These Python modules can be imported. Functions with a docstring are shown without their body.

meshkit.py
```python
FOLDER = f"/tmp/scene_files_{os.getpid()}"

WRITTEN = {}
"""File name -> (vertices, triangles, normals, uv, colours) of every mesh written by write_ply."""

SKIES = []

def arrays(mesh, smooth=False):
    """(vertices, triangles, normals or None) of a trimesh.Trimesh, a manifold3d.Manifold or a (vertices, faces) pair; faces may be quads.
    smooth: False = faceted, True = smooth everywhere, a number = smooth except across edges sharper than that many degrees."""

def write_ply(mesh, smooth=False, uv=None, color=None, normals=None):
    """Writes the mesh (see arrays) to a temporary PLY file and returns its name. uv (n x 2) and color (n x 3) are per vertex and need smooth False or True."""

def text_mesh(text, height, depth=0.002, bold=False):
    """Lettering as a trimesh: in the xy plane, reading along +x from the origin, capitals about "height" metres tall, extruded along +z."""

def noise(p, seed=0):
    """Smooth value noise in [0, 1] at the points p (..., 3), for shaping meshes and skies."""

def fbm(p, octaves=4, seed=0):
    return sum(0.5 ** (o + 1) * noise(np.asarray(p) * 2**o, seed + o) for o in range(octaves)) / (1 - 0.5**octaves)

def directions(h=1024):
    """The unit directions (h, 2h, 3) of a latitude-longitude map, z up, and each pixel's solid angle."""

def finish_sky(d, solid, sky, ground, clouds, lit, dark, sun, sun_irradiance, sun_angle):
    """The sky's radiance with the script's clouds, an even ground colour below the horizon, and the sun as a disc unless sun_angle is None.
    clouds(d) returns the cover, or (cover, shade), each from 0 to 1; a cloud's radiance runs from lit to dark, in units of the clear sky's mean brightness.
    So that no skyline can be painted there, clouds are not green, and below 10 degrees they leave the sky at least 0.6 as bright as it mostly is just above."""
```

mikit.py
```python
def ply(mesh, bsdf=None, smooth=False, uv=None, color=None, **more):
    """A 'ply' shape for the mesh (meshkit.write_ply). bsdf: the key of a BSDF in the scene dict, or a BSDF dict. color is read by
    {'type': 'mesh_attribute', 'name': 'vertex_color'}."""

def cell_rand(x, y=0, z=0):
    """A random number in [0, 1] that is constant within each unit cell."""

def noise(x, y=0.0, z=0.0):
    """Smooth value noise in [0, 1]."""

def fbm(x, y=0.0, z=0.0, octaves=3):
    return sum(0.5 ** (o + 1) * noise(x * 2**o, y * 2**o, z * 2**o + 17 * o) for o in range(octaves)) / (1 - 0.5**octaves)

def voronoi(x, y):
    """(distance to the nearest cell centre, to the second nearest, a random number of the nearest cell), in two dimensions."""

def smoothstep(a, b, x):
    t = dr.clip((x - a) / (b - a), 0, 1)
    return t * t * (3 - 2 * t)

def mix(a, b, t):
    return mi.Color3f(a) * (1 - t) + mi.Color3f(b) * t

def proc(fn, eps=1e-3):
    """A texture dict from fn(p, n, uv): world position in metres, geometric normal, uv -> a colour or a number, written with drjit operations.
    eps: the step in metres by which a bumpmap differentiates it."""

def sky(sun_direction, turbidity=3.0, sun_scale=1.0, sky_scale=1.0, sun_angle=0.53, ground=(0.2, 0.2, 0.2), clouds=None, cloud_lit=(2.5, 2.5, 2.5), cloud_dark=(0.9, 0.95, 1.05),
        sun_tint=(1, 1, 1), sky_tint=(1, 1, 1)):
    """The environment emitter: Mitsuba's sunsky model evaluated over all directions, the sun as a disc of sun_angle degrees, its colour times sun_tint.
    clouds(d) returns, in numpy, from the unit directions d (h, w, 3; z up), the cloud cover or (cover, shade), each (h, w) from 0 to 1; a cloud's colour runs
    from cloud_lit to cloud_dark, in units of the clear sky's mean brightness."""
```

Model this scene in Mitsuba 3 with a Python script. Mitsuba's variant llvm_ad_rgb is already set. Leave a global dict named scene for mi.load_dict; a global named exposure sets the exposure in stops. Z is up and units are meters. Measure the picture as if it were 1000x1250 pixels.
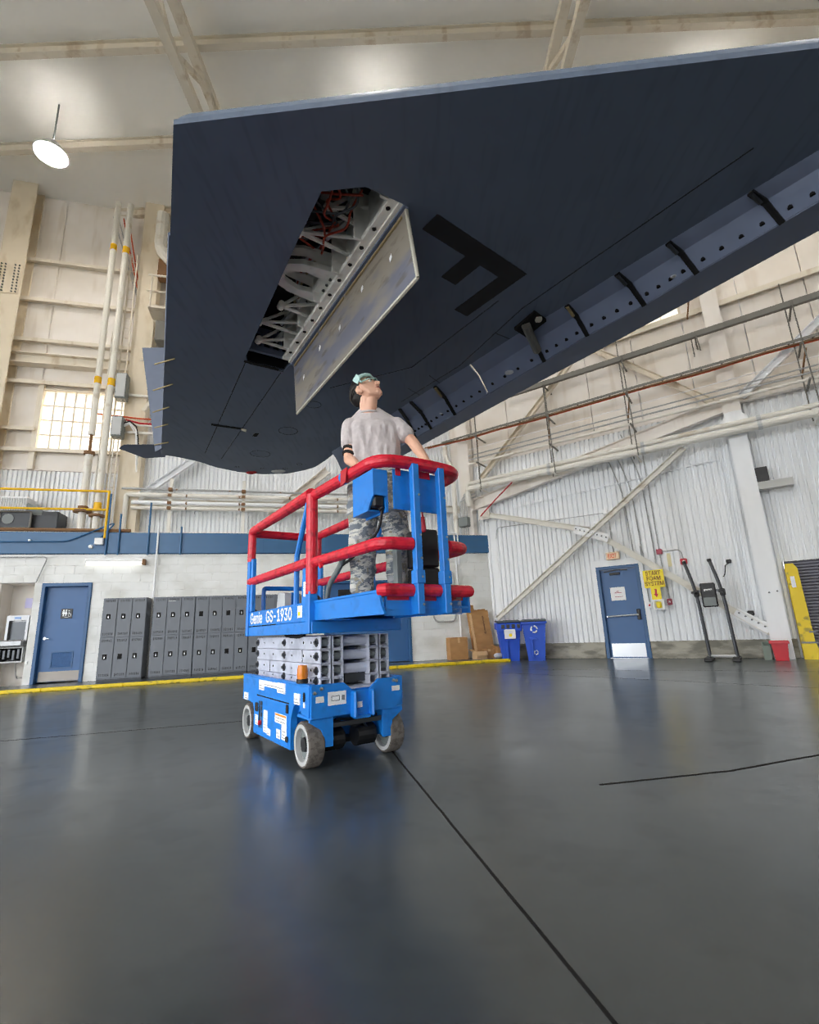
import math, random
import numpy as np, trimesh, manifold3d as m3, shapely.geometry as sg
import mitsuba as mi, drjit as dr, mikit
from meshkit import text_mesh, fbm as nfbm
T = mi.ScalarTransform4f
random.seed(7); RNG = np.random.default_rng(7)
scene, labels = {}, {}

# ---------------------------------------------------------------- camera, sky, exposure
CAM = np.array([0, 0, 0.9072]); PITCH, ROLL, FOCAL = 0.2351, -0.0433, 592.83
_f = np.array([0, math.cos(PITCH), math.sin(PITCH)]); _u = np.array([0, -math.sin(PITCH), math.cos(PITCH)])
_up = -math.sin(ROLL) * np.array([1, 0, 0]) + math.cos(ROLL) * _u
scene['camera'] = {'type': 'perspective', 'fov': math.degrees(2 * math.atan(500 / FOCAL)), 'fov_axis': 'x',
                   'to_world': T().look_at(origin=CAM.tolist(), target=(CAM + _f).tolist(), up=_up.tolist()), 'near_clip': 0.05}
scene['sky'] = mikit.sky((0.35, 0.75, 0.75), turbidity=4.0, sky_scale=1.0, sun_scale=0.6, ground=(0.34, 0.33, 0.31), sky_tint=(1.02, 1.0, 0.96),
                         clouds=lambda d: 0.9 * np.ones(d.shape[:2]), cloud_lit=(1.3, 1.285, 1.26))
exposure = 5.0
LAMP = 2.6

# ---------------------------------------------------------------- helpers
def S(h):
    c = np.array([int(h[i:i + 2], 16) for i in (1, 3, 5)]) / 255
    return [float(x) for x in np.where(c < .04045, c / 12.92, ((c + .055) / 1.055) ** 2.4)]
def pr(name, col, rough=.5, metal=0., tw=True, **kw):
    b = {'type': 'principled', 'base_color': {'type': 'rgb', 'value': S(col)} if isinstance(col, str) else mikit.proc(col), 'roughness': rough, 'metallic': metal, **kw}
    scene[name] = {'type': 'twosided', 'b': b} if tw else b
    return name
def frame(o, az):
    c, s = math.cos(az), math.sin(az)
    return np.array([[c, -s, 0, o[0]], [s, c, 0, o[1]], [0, 0, 1, o[2] if len(o) > 2 else 0], [0, 0, 0, 1.]])
W = np.eye(4)
FA = frame((-4, 12.2973), .265)                 # annex wall: x along, -y into the room
FB = frame((5, 12.0977), -.6045)                # right wall
FC = FA @ frame((0, .8), 0)                     # back wall
FL = frame((-.8784, 4.4035), -.9717)            # lift: x forward, y to its left
def numbered(k):
    if k not in scene and k not in labels and not any(q.startswith(k + '__') for q in USED): USED.add(k); return k
    n = COUNT.get(k, 0) + 1
    COUNT[k] = n
    q = '%s_%03d' % (k, n); USED.add(q); return q
USED, COUNT = set(), {}
def put(name, mesh, mat, F=None, smooth=False, parent=None, label=None, cat=None, group=None, kind=None, base=None):
    k = (parent + '__' if parent else '') + name
    if k in USED:
        n = COUNT.get(k, 0) + 1; COUNT[k] = n; k = '%s_%03d' % (k, n)
    USED.add(k)
    d = dict(base) if base is not None else mikit.ply(mesh, mat, smooth)
    if F is not None: d['to_world'] = T(np.asarray(F).tolist())
    scene[k] = d
    L = {a: b for a, b in (('label', label), ('category', cat), ('group', group), ('kind', kind)) if b}
    if L: labels[k] = L
    return k
def thing(name, label, cat, group=None, kind=None):
    k = name
    if k in USED:
        n = COUNT.get(k, 0) + 1; COUNT[k] = n; k = '%s_%03d' % (k, n)
    USED.add(k)
    labels[k] = {a: b for a, b in (('label', label), ('category', cat), ('group', group), ('kind', kind)) if b}
    return k
cat = lambda *m: trimesh.util.concatenate([x for a in m for x in (a if isinstance(a, (list, tuple)) else [a])])
def box(x0, x1, y0, y1, z0, z1):
    b = trimesh.creation.box((abs(x1 - x0), abs(y1 - y0), abs(z1 - z0))); b.apply_translation(((x0 + x1) / 2, (y0 + y1) / 2, (z0 + z1) / 2)); return b
def cbox(x0, x1, y0, y1, z0, z1, b=.01):
    p = []
    for i in range(8):
        s = [(i >> k) & 1 for k in range(3)]; c = [(x0, x1)[s[0]], (y0, y1)[s[1]], (z0, z1)[s[2]]]
        for k in range(3):
            q = list(c)
            for j in range(3):
                if j != k: q[j] += b * (1 - 2 * s[j])
            p.append(q)
    return trimesh.convex.convex_hull(np.array(p))
def hull(*p): return trimesh.convex.convex_hull(np.array(p, float))
def xf(m, F): m = m.copy(); m.apply_transform(F); return m
def rot(ax, deg, pt=(0, 0, 0)): return trimesh.transformations.rotation_matrix(math.radians(deg), ax, pt)
def mv(x, y, z): M = np.eye(4); M[:3, 3] = (x, y, z); return M
def tube(pts, r, n=10, closed=False):
    p = np.array(pts, float); d = np.diff(p, axis=0); d /= np.linalg.norm(d, axis=1)[:, None] + 1e-12
    t = np.vstack([d[:1], d[:-1] + d[1:], d[-1:]]); t /= np.linalg.norm(t, axis=1)[:, None] + 1e-9
    a = np.cross(t[0], (0, 0, 1) if abs(t[0][2]) < .9 else (1, 0, 0)); a /= np.linalg.norm(a)
    v = []; rr = np.broadcast_to(r, len(p))
    for i in range(len(p)):
        a = a - t[i] * (a @ t[i]); a /= np.linalg.norm(a); b = np.cross(t[i], a)
        s = 1 if i in (0, len(p) - 1) else 1 / max(.5, math.sqrt((1 + d[i - 1] @ d[i]) / 2))
        for k in range(n):
            g = 2 * math.pi * k / n; v.append(p[i] + rr[i] * (s * math.cos(g) * a + math.sin(g) * b))
    f = []
    for i in range(len(p) - 1):
        for k in range(n):
            q = i * n; f += [[q + k, q + (k + 1) % n, q + n + (k + 1) % n], [q + k, q + n + (k + 1) % n, q + n + k]]
    e = (len(p) - 1) * n; v += [p[0], p[-1]]
    for k in range(n): f += [[len(v) - 2, (k + 1) % n, k], [len(v) - 1, e + k, e + (k + 1) % n]]
    return trimesh.Trimesh(v, f, process=False)
def fillet(pts, r, n=5):
    p = [np.array(q, float) for q in pts]; o = [p[0]]
    for i in range(1, len(p) - 1):
        a, b = p[i - 1] - p[i], p[i + 1] - p[i]; k = min(r, np.linalg.norm(a) * .49, np.linalg.norm(b) * .49)
        A, B = p[i] + a / np.linalg.norm(a) * k, p[i] + b / np.linalg.norm(b) * k
        for j in range(n + 1): s = j / n; o.append((1 - s) ** 2 * A + 2 * s * (1 - s) * p[i] + s * s * B)
    return o + [p[-1]]
def lathe(prof, n=24, c=(0, 0, 0), axis='z'):
    m = trimesh.creation.revolve(np.array(prof, float), sections=n)
    if axis == 'y': m.apply_transform(rot((1, 0, 0), -90))
    if axis == 'x': m.apply_transform(rot((0, 1, 0), 90))
    m.apply_translation(c); m.fix_normals(); return m
def prism(poly, d, plane='xz', at=0., holes=None):
    """extrude a polygon; plane xz goes along +y from at, yz along +x, xy along +z"""
    g = sg.Polygon(poly, holes or []); m = trimesh.creation.extrude_polygon(g.buffer(0), d, engine='earcut')
    v = m.vertices.copy()
    if plane == 'xz': m.vertices = np.c_[v[:, 0], v[:, 2] + at, v[:, 1]]
    elif plane == 'yz': m.vertices = np.c_[v[:, 2] + at, v[:, 0], v[:, 1]]
    else: m.vertices = np.c_[v[:, 0], v[:, 1], v[:, 2] + at]
    m.fix_normals(); return m
def bar(p, q, w, t, up=(0, 0, 1)):
    """rectangular bar from p to q: w across (perpendicular to up-ish), t along the remaining axis"""
    p, q = np.array(p, float), np.array(q, float); d = q - p; L = np.linalg.norm(d); d /= L
    a = np.cross(d, up); a /= np.linalg.norm(a); b = np.cross(a, d)
    m = trimesh.creation.box((L, w, t)); M = np.eye(4); M[:3, 0], M[:3, 1], M[:3, 2], M[:3, 3] = d, a, b, (p + q) / 2
    m.apply_transform(M); return m
def hbeam(p, q, w, h, tf=.02, up=(0, 0, 1)):
    """I-section, flanges at +-h/2 along the up side"""
    p, q = np.array(p, float), np.array(q, float); d = (q - p) / np.linalg.norm(q - p)
    a = np.cross(d, up); a /= np.linalg.norm(a); b = np.cross(a, d)
    return cat(bar(p + b * (h / 2 - tf / 2), q + b * (h / 2 - tf / 2), w, tf, up), bar(p - b * (h / 2 - tf / 2), q - b * (h / 2 - tf / 2), w, tf, up), bar(p, q, tf, h - 2 * tf, up))
def angle_bar(p, q, w, t=.012, nrm=(0, 1, 0)):
    p, q = np.array(p, float), np.array(q, float); d = (q - p) / np.linalg.norm(q - p); n = np.array(nrm, float); a = np.cross(d, n); a /= np.linalg.norm(a)
    return cat(bar(p, q, w, t, nrm), bar(p + a * w / 2 - n * w * .4, q + a * w / 2 - n * w * .4, t, w * .8, nrm), bar(p - a * w / 2 - n * w * .4, q - a * w / 2 - n * w * .4, t, w * .8, nrm))
def corrugated(x0, x1, z0, z1, pitch=.13, dep=.05):
    x = [x0]; y = [0.]
    n = int(round((x1 - x0) / pitch)); P = (x1 - x0) / n
    for i in range(n):
        b = x0 + i * P
        for u, w in ((.36, 0), (.42, -1), (.92, -1), (.98, 0)): x.append(b + u * P); y.append(w * dep)
    x.append(x1); y.append(0.); m = len(x)
    v = np.vstack([np.c_[x, y, np.full(m, z0)], np.c_[x, y, np.full(m, z1)]])
    f = [[i, i + 1, m + i + 1] for i in range(m - 1)] + [[i, m + i + 1, m + i] for i in range(m - 1)]
    return trimesh.Trimesh(v, f, process=False)
def label_text(s, h, d=.002, bold=True, width=None):
    """lettering in the xz plane facing -y, reading along +x"""
    m = text_mesh(s, h, d, bold); v = m.vertices.copy(); sx = (width / np.ptp(v[:, 0])) if width else 1
    m.vertices = np.c_[(v[:, 0] - v[:, 0].min()) * sx, -v[:, 2], v[:, 1]]; return m
def facex(m, x, y=0, z=0):
    """turn something that faces -y so that it faces +x (reading along +y)"""
    return xf(m, mv(x, y, z) @ rot((0, 0, 1), 90))

# ---------------------------------------------------------------- materials
mix, fbm, noise, sstep = mikit.mix, mikit.fbm, mikit.noise, mikit.smoothstep
def C3(h): return mi.Color3f(*S(h))
def floor_fn(p, n, uv):
    a = fbm(p.x * .5, p.y * .5, 0, 4); b = fbm(p.x * 5, p.y * 5, 3, 3); c = fbm(p.x * 2.1, p.y * 9, 8, 3)
    col = mix(C3('#3d4345'), C3('#464c4e'), sstep(.3, .7, a))
    col = mix(col, C3('#313638'), .25 * sstep(.52, .75, b)); return mix(col, C3('#4a5050'), .2 * sstep(.58, .8, c))
def floor_rough(p, n, uv): return .17 + .11 * fbm(p.x * 1.3, p.y * 1.3, 1, 3) + .05 * sstep(.5, .7, fbm(p.x * 7, p.y * 7, 2, 2))
scene['m_floor'] = {'type': 'twosided', 'b': {'type': 'principled', 'base_color': mikit.proc(floor_fn), 'roughness': mikit.proc(floor_rough), 'specular': .45}}
def cream_fn(p, n, uv):
    a = fbm(p.x * .8, p.y * .8, p.z * .8, 4); s = fbm(p.x * 6, p.y * 6, p.z * .7, 3)
    return mix(mix(C3('#e3dfda'), C3('#d9d3ca'), sstep(.35, .7, a)), C3('#b8aa96'), .3 * sstep(.55, .8, s))
pr('m_cream', cream_fn, .55)
def creamsteel_fn(p, n, uv):
    s = fbm(p.x * 5, p.y * 5, p.z * 1.2, 4); return mix(C3('#d6cfc0'), C3('#a48d6b'), .5 * sstep(.56, .78, s))
pr('m_creamsteel', creamsteel_fn, .45)
def white_fn(p, n, uv):
    s = fbm(p.x * 4, p.y * 4, p.z * .6, 4); return mix(C3('#e6e9ec'), C3('#cccfd0'), .6 * sstep(.5, .8, s))
pr('m_white', white_fn, .38)
def sheet_fn(p, n, uv):
    s = fbm(p.x * 3, p.y * 3, p.z * .35, 4); return mix(C3('#e2e5e8'), C3('#c6c8c8'), .6 * sstep(.5, .8, s))
pr('m_sheet', sheet_fn, .4)
pr('m_trimgrey', '#b4b5b3', .45)
def block_fn(p, n, uv):
    s = fbm(p.x * 2, p.y * 2, p.z * 2, 4); return mix(C3('#dcdedd'), C3('#c9cac6'), sstep(.4, .75, s))
pr('m_block', block_fn, .5); pr('m_mortar', '#d2d3d0', .6)
def conc_fn(p, n, uv):
    s = fbm(p.x * 3, p.y * 3, p.z * 7, 5); return mix(C3('#a7a498'), C3('#77756b'), sstep(.35, .7, s))
pr('m_concrete', conc_fn, .7)
pr('m_band', '#35618a', .4); pr('m_doorblue', '#386193', .42); pr('m_doorframe', '#2c5784', .4)
def yellow_fn(p, n, uv):
    s = fbm(p.x * 9, p.y * 9, p.z * 9, 4); return mix(C3('#e2c51c'), C3('#8f8438'), .8 * sstep(.56, .72, s))
pr('m_kerbyellow', yellow_fn, .5); pr('m_yellow', '#e3b417', .4); pr('m_yellowbox', yellow_fn, .5); pr('m_signyellow', '#f2dc2c', .5)
pr('m_locker', '#646a73', .4); pr('m_lockerdark', '#3c4046', .5); pr('m_black', '#17181a', .45); pr('m_darkgap', '#0b0c0d', .9); pr('m_grey', '#737a7a', .45); pr('m_lightgrey', '#b7babb', .45)
pr('m_steel', '#b9bcc0', .28, 1.); pr('m_darksteel', '#55585c', .35, .9); pr('m_scuffsteel', '#97918b', .5, .5); pr('m_fountain', '#a3a5a8', .4, .7); pr('m_palestain', '#d6cfa8', .6); pr('m_chrome', '#dadcde', .15, 1.)
def pipe_fn(p, n, uv):
    s = fbm(p.x * 4, p.y * 4, p.z * 4, 4); return mix(C3('#dad8d0'), C3('#a8977b'), .5 * sstep(.58, .8, s))
pr('m_pipewhite', pipe_fn, .4)
def tan_fn(p, n, uv):
    s = fbm(p.x * 4, p.y * 4, p.z * 1.5, 4); return mix(C3('#d8cdb8'), C3('#bcab8c'), .6 * sstep(.5, .8, s))
pr('m_tancolumn', tan_fn, .45); pr('m_rust', '#7a5a3c', .7); pr('m_conduit', '#a7aaab', .4, .4); pr('m_cable', '#c4532a', .5); pr('m_railgrey', '#6c6b66', .5); pr('m_red', '#b5182a', .4); pr('m_pinkred', '#a8495a', .5)
def lift_fn(p, n, uv):
    s = fbm(p.x * 14, p.y * 14, p.z * 14, 4); return mix(C3('#1a7cd4'), C3('#1467b8'), .5 * sstep(.5, .8, s))
pr('m_lift', lift_fn, .36, clearcoat=.3)
def worn_fn(p, n, uv):
    s = fbm(p.x * 16, p.y * 16, p.z * 40, 4); return mix(C3('#1f5fa8'), C3('#8d97a6'), .8 * sstep(.45, .62, s))
pr('m_liftworn', worn_fn, .45)
def redworn_fn(p, n, uv):
    s = fbm(p.x * 25, p.y * 25, p.z * 25, 3); return mix(C3('#a81a22'), C3('#9a7f7c'), .7 * sstep(.55, .68, s))
pr('m_redworn', redworn_fn, .5)
def pad_fn(p, n, uv):
    s = fbm(p.x * 18, p.y * 18, p.z * 18, 4); return mix(C3('#d42338'), C3('#9a1826'), .6 * sstep(.5, .75, s))
def pad_bump(p, n, uv): return fbm(p.x * 30, p.y * 30, p.z * 30, 3)
scene['m_pad'] = {'type': 'twosided', 'b': {'type': 'bumpmap', 'scale': .006, 't': mikit.proc(pad_bump), 'b': {'type': 'principled', 'base_color': mikit.proc(pad_fn), 'roughness': .33, 'specular': .6}}}
def scis_fn(p, n, uv):
    s = fbm(p.x * 10, p.y * 10, p.z * 10, 4); return mix(C3('#b9becb'), C3('#a3a8b5'), sstep(.45, .75, s))
pr('m_scissor', scis_fn, .42)
def tire_fn(p, n, uv):
    s = fbm(p.x * 40, p.y * 40, p.z * 40, 4); return mix(C3('#6a6560'), C3('#58534e'), sstep(.4, .65, s))
pr('m_tire', tire_fn, .85); pr('m_rim', '#b4b6b6', .5); pr('m_amber', '#d67a12', .15, spec_trans=0., clearcoat=.6); pr('m_decal', '#e9ebec', .5); pr('m_print', '#85888c', .6); pr('m_orangeprint', '#d98a2b', .6)
def skin_fn(p, n, uv):
    s = fbm(p.x * 1.5, p.y * 1.5, p.z, 4); t = fbm(p.x * 30, p.y * 4, p.z, 3)
    return mix(mix(C3('#576477'), C3('#637185'), s), C3('#4f5b6d'), .4 * sstep(.5, .8, t))
pr('m_airskin', skin_fn, .48)
def flap_fn(p, n, uv):
    s = fbm(p.x * 2.5, p.y * 2.5, p.z * 3, 4); return mix(C3('#7885a0'), C3('#8895b0'), s)
pr('m_flap', flap_fn, .4); pr('m_edge', '#66728a', .5); pr('m_airpanel', '#626c80', .5); pr('m_airletter', '#17191c', .6); pr('m_airline', '#2a2e34', .6)
def bayin_fn(p, n, uv):
    s = fbm(p.x * 8, p.y * 8, p.z * 8, 4); return mix(C3('#efefe9'), C3('#c5c2b8'), sstep(.5, .8, s))
pr('m_baywhite', bayin_fn, .4)
def baydoor_fn(p, n, uv):
    s = fbm(p.x * 2, p.y * 2, p.z * 5, 4); t = fbm(p.x * 6, p.y * 6, p.z * 18, 3)
    return mix(mix(C3('#9d978c'), C3('#7f8290'), sstep(.35, .65, s)), C3('#6d675c'), .5 * sstep(.55, .8, t))
pr('m_baydoor', baydoor_fn, .35, .35); pr('m_dooredge', '#c9c6b8', .4, .3); pr('m_wirered', '#a43a22', .5); pr('m_goldpin', '#a3926c', .5, .4)
pr('m_skin', '#e0b096', .5, tw=False); pr('m_lip', '#b8706a', .45, tw=False); pr('m_hair', '#15110f', .5); pr('m_eyewhite', '#e6e2dc', .3); pr('m_iris', '#2b1c14', .2)
def shirt_fn(p, n, uv):
    s = fbm(p.x * 60, p.y * 60, p.z * 60, 2); return mix(C3('#cbc4c3'), C3('#bcb4b3'), s)
pr('m_shirt', shirt_fn, .8, sheen=.3)
def camo_fn(p, n, uv):
    sx, sz = dr.floor(p.x * 150) / 150, dr.floor(p.z * 260) / 260
    sy = dr.floor(p.y * 150) / 150; u = sx + .6 * sy
    a = fbm(u * 17 + sz * 7, sz * 30 - u * 5, 1.5, 3); b = fbm(u * 24 + 9 - sz * 6, sz * 38, 7.5, 3); c = fbm(u * 30 - 4, sz * 26 + u * 9, 3.5, 3)
    col = mix(C3('#9a9d9f'), C3('#bdbdb6'), sstep(.47, .50, a)); col = mix(col, C3('#6c747c'), sstep(.53, .55, b)); return mix(col, C3('#8a8576'), sstep(.60, .62, c))
pr('m_camo', camo_fn, .85); pr('m_boot', '#6d7264', .8)
pr('m_strap', '#1d1817', .7); pr('m_teal', '#b4d6d2', .3)
scene['m_lens'] = {'type': 'thindielectric', 'int_ior': 1.5, 'specular_transmittance': {'type': 'rgb', 'value': [.72, .92, .9]}}
def card_fn(p, n, uv):
    s = fbm(p.x * 5, p.y * 5, p.z * 9, 3); return mix(C3('#b58a5c'), C3('#9c7347'), s)
pr('m_card', card_fn, .8); pr('m_cardlight', '#c9a77d', .8); pr('m_bin', '#2a55c4', .42); pr('m_binlid', '#3c4650', .5); pr('m_bucket', '#c0202c', .35)
def shutter_fn(p, n, uv): return mix(C3('#70707c'), C3('#5d5d68'), fbm(p.x * 3, p.y * 3, p.z * 6, 3))
pr('m_shutter', shutter_fn, .45, .2); pr('m_green', '#76847a', .6); pr('m_pool', '#8aa8d8', .4); pr('m_violet', '#c9c6ec', .5); pr('m_exit', '#e8cfae', .5); pr('m_exitred', '#e0603a', .5); pr('m_textred', '#6a1512', .5); pr('m_bluetape', '#2f7fd0', .5); pr('m_roof', '#eeeeea', .6)
scene['m_pane'] = {'type': 'principledthin', 'base_color': {'type': 'rgb', 'value': S('#fffaf0')}, 'roughness': .6, 'diff_trans': .65, 'spec_trans': 0.}

# ================================================================ SETTING
ST = 'structure'
put('floor', box(-30, 30, -45, 22, -.25, 0), 'm_floor', kind=ST)
for pts, w in (([(-.42, 4.9), (-.28, 4.35), (-.14, 3.72), (.0, 3.14), (.32, 1.8), (.9, -.6)], .006), ([(1.02, 3.05), (1.85, 3.2), (2.7, 3.49), (4.2, 3.95), (9, 5.3)], .010), ([(-9, 3.9), (-4.11, 5.12), (-1.6, 5.75)], .006), ([(1.2, 10.35), (3.58, 7.72), (6.5, 4.3)], .006), ([(2.2, 10.3), (6.5, 7.7), (9, 6.2)], .006)):
    q = []; r_ = random.Random(3)
    for (x0, y0), (x1, y1) in zip(pts, pts[1:]):
        for i in range(10): q.append((x0 + (x1 - x0) * i / 10 + r_.uniform(-1, 1) * w * .25, y0 + (y1 - y0) * i / 10 + r_.uniform(-1, 1) * w * .25))
    L = sg.LineString(q).buffer(w); put('joint', trimesh.creation.extrude_polygon(L, .0015, engine='earcut'), 'm_darkgap', parent='floor')
# raised kerb in front of the annex
put('kerb', box(-14, 6.25, -1.22, 0, 0, .06), 'm_floor', FA, kind=ST)
for i in range(14):
    a = -14 + i * 20.25 / 14
    put('yellow_edge', cbox(a + .003, a + 20.25 / 14 - .003, -1.30, -1.19, .001, .068, .012), 'm_kerbyellow', FA, parent='kerb')

# ---- annex block wall (left)
DS = (-4.6, -3.6); DD = (1.75, 4.05)
Zk = .06
back = [box(-4.76, DS[0], .006, .3, 0, 2.93), box(DS[0], DS[1], .006, .3, 2.26, 2.93), box(DS[1], DD[0], .006, .3, 0, 2.93), box(DD[0], DD[1], .006, .3, 2.2, 2.93), box(DD[1], 6.72, .006, .3, 0, 2.93), box(-14, -4.76, .006, .3, 2.28, 2.93)]
put('wall_left', cat(back), 'm_mortar', FA, kind=ST)
cells = []
for j in range(15):
    z0 = Zk + j * .2; z1 = min(z0 + .2, 2.93)
    for i in range(-26, 18):
        x0 = i * .4 + (.2 if j % 2 else 0); x1 = x0 + .4
        spans = [(max(x0, -10.4), min(x1, 6.72))]
        for (a, b, h) in ((DS[0], DS[1], 2.26), (DD[0], DD[1], 2.2), (-11, -4.76, 2.28)):
            if z0 + .08 < h:
                ns = []
                for s0, s1 in spans:
                    if s1 <= a or s0 >= b: ns.append((s0, s1))
                    else:
                        if s0 < a: ns.append((s0, a))
                        if s1 > b: ns.append((b, s1))
                spans = ns
        for s0, s1 in spans:
            zz = z0
            for (a, b, h) in ((DS[0], DS[1], 2.26), (DD[0], DD[1], 2.2), (-11, -4.76, 2.28)):
                if s1 > a + .01 and s0 < b - .01 and z0 < h: zz = h
            if s1 - s0 > .05 and z1 - zz > .03: cells.append((s0, s1, zz, z1))
def seen(c):
    s, z = (c[0] + c[1]) / 2, (c[2] + c[3]) / 2
    if -3.2 < s < 1.6 and z < 1.86: return 9
    if s < -5.75: return 8
    return abs(s + 4) * .1 + (2 if -.3 < s < 1.8 else 0)
cells.sort(key=seen); bases = {}
for c in cells[:295]:
    w, h = round(c[1] - c[0], 2), round(c[3] - c[2], 2)
    if (w, h) not in bases: bases[(w, h)] = mikit.ply(cbox(.0025, w - .0025, 0, .02, .0025, h - .0025, .003), 'm_block')
    put('block', None, None, FA @ mv(c[0], 0, c[2]), parent='wall_left', base=bases[(w, h)])
put('rest_blocks', cat([cbox(c[0] + .0025, c[1] - .0025, 0, .02, c[2] + .0025, c[3] - .0025, .003) for c in cells[295:]]), 'm_block', FA, parent='wall_left', kind='stuff')
put('end_trim', box(6.6, 6.76, -.012, .3, 0, 2.93), 'm_white', FA, parent='wall_left')
# alcove
put('alcove', cat(box(-14, -4.76, .62, .68, 0, 2.3), box(-4.79, -4.76, .3, .65, 0, 2.3), box(-5.6, -5.45, .1, .65, 0, 2.28), box(-14, -4.76, .1, .65, 2.28, 2.32)), 'm_cream', FA, parent='wall_left')
# blue steel band above
put('trim_1', cbox(-14, 6.6, -.05, .12, 2.935, 3.45, .012), 'm_band', FA, kind=ST)
put('seam', cat([box(x, x + .012, -.056, -.04, 2.94, 3.44) for x in (-5.6, -3.1, -2.25, -1.7, .2, 2.6, 5.1)]), 'm_doorframe', FA, parent='trim_1')
put('annex_roof', box(-14, 6.75, .0, .82, 3.40, 3.47), 'm_pipewhite', FA, kind=ST)

# ---- back wall (corrugated below, flat panels above)
put('wall_back', cat(box(-14, -5.44, .02, .2, 0, 13.5), box(-3.30, 8, .02, .2, 0, 13.5), box(-5.44, -3.3, .02, .2, 0, 5.76), box(-5.44, -3.3, .02, .2, 7.4, 13.5)), 'm_cream', FC, kind=ST)
for a, b in ((-14, -6.3), (-6.3, -3.2), (-3.2, .6), (.6, 4.4), (4.4, 7.6)):
    put('sheet', corrugated(a, b, 3.3, 5.18 if a < -3.3 else 9.0, .105), 'm_sheet', FC, parent='wall_back')
for i in range(7):                                                     # flat panels between the girts
    x0, x1 = -14 + i * 1.55, -14 + (i + 1) * 1.55
    for z0, z1 in ((5.2, 7.5), (7.5, 10), (10, 13.4)):
        if z0 < 6 and x1 > -5.6: x1 = min(x1, -5.56)
        if x1 > x0: put('panel', box(x0 + .006, x1 - .006, -.02, .02, z0 + .004, z1 - .004), 'm_cream', FC, parent='wall_back')
for z0, z1 in ((7.5, 8.75), (8.75, 10), (10, 11.3), (11.3, 13.4)): put('panel', box(-5.5, -3.2, -.025, .02, z0 + .004, z1 - .004), 'm_cream', FC, parent='wall_back')
put('panel', box(-5.46, -3.3, -.025, .02, 5.2, 5.68), 'm_cream', FC, parent='wall_back')
for x0 in (-3, .7, 4.4):
    put('panel', box(x0, x0 + 3.6, -.025, .02, 9.02, 13.4), 'm_cream', FC, parent='wall_back')
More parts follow.
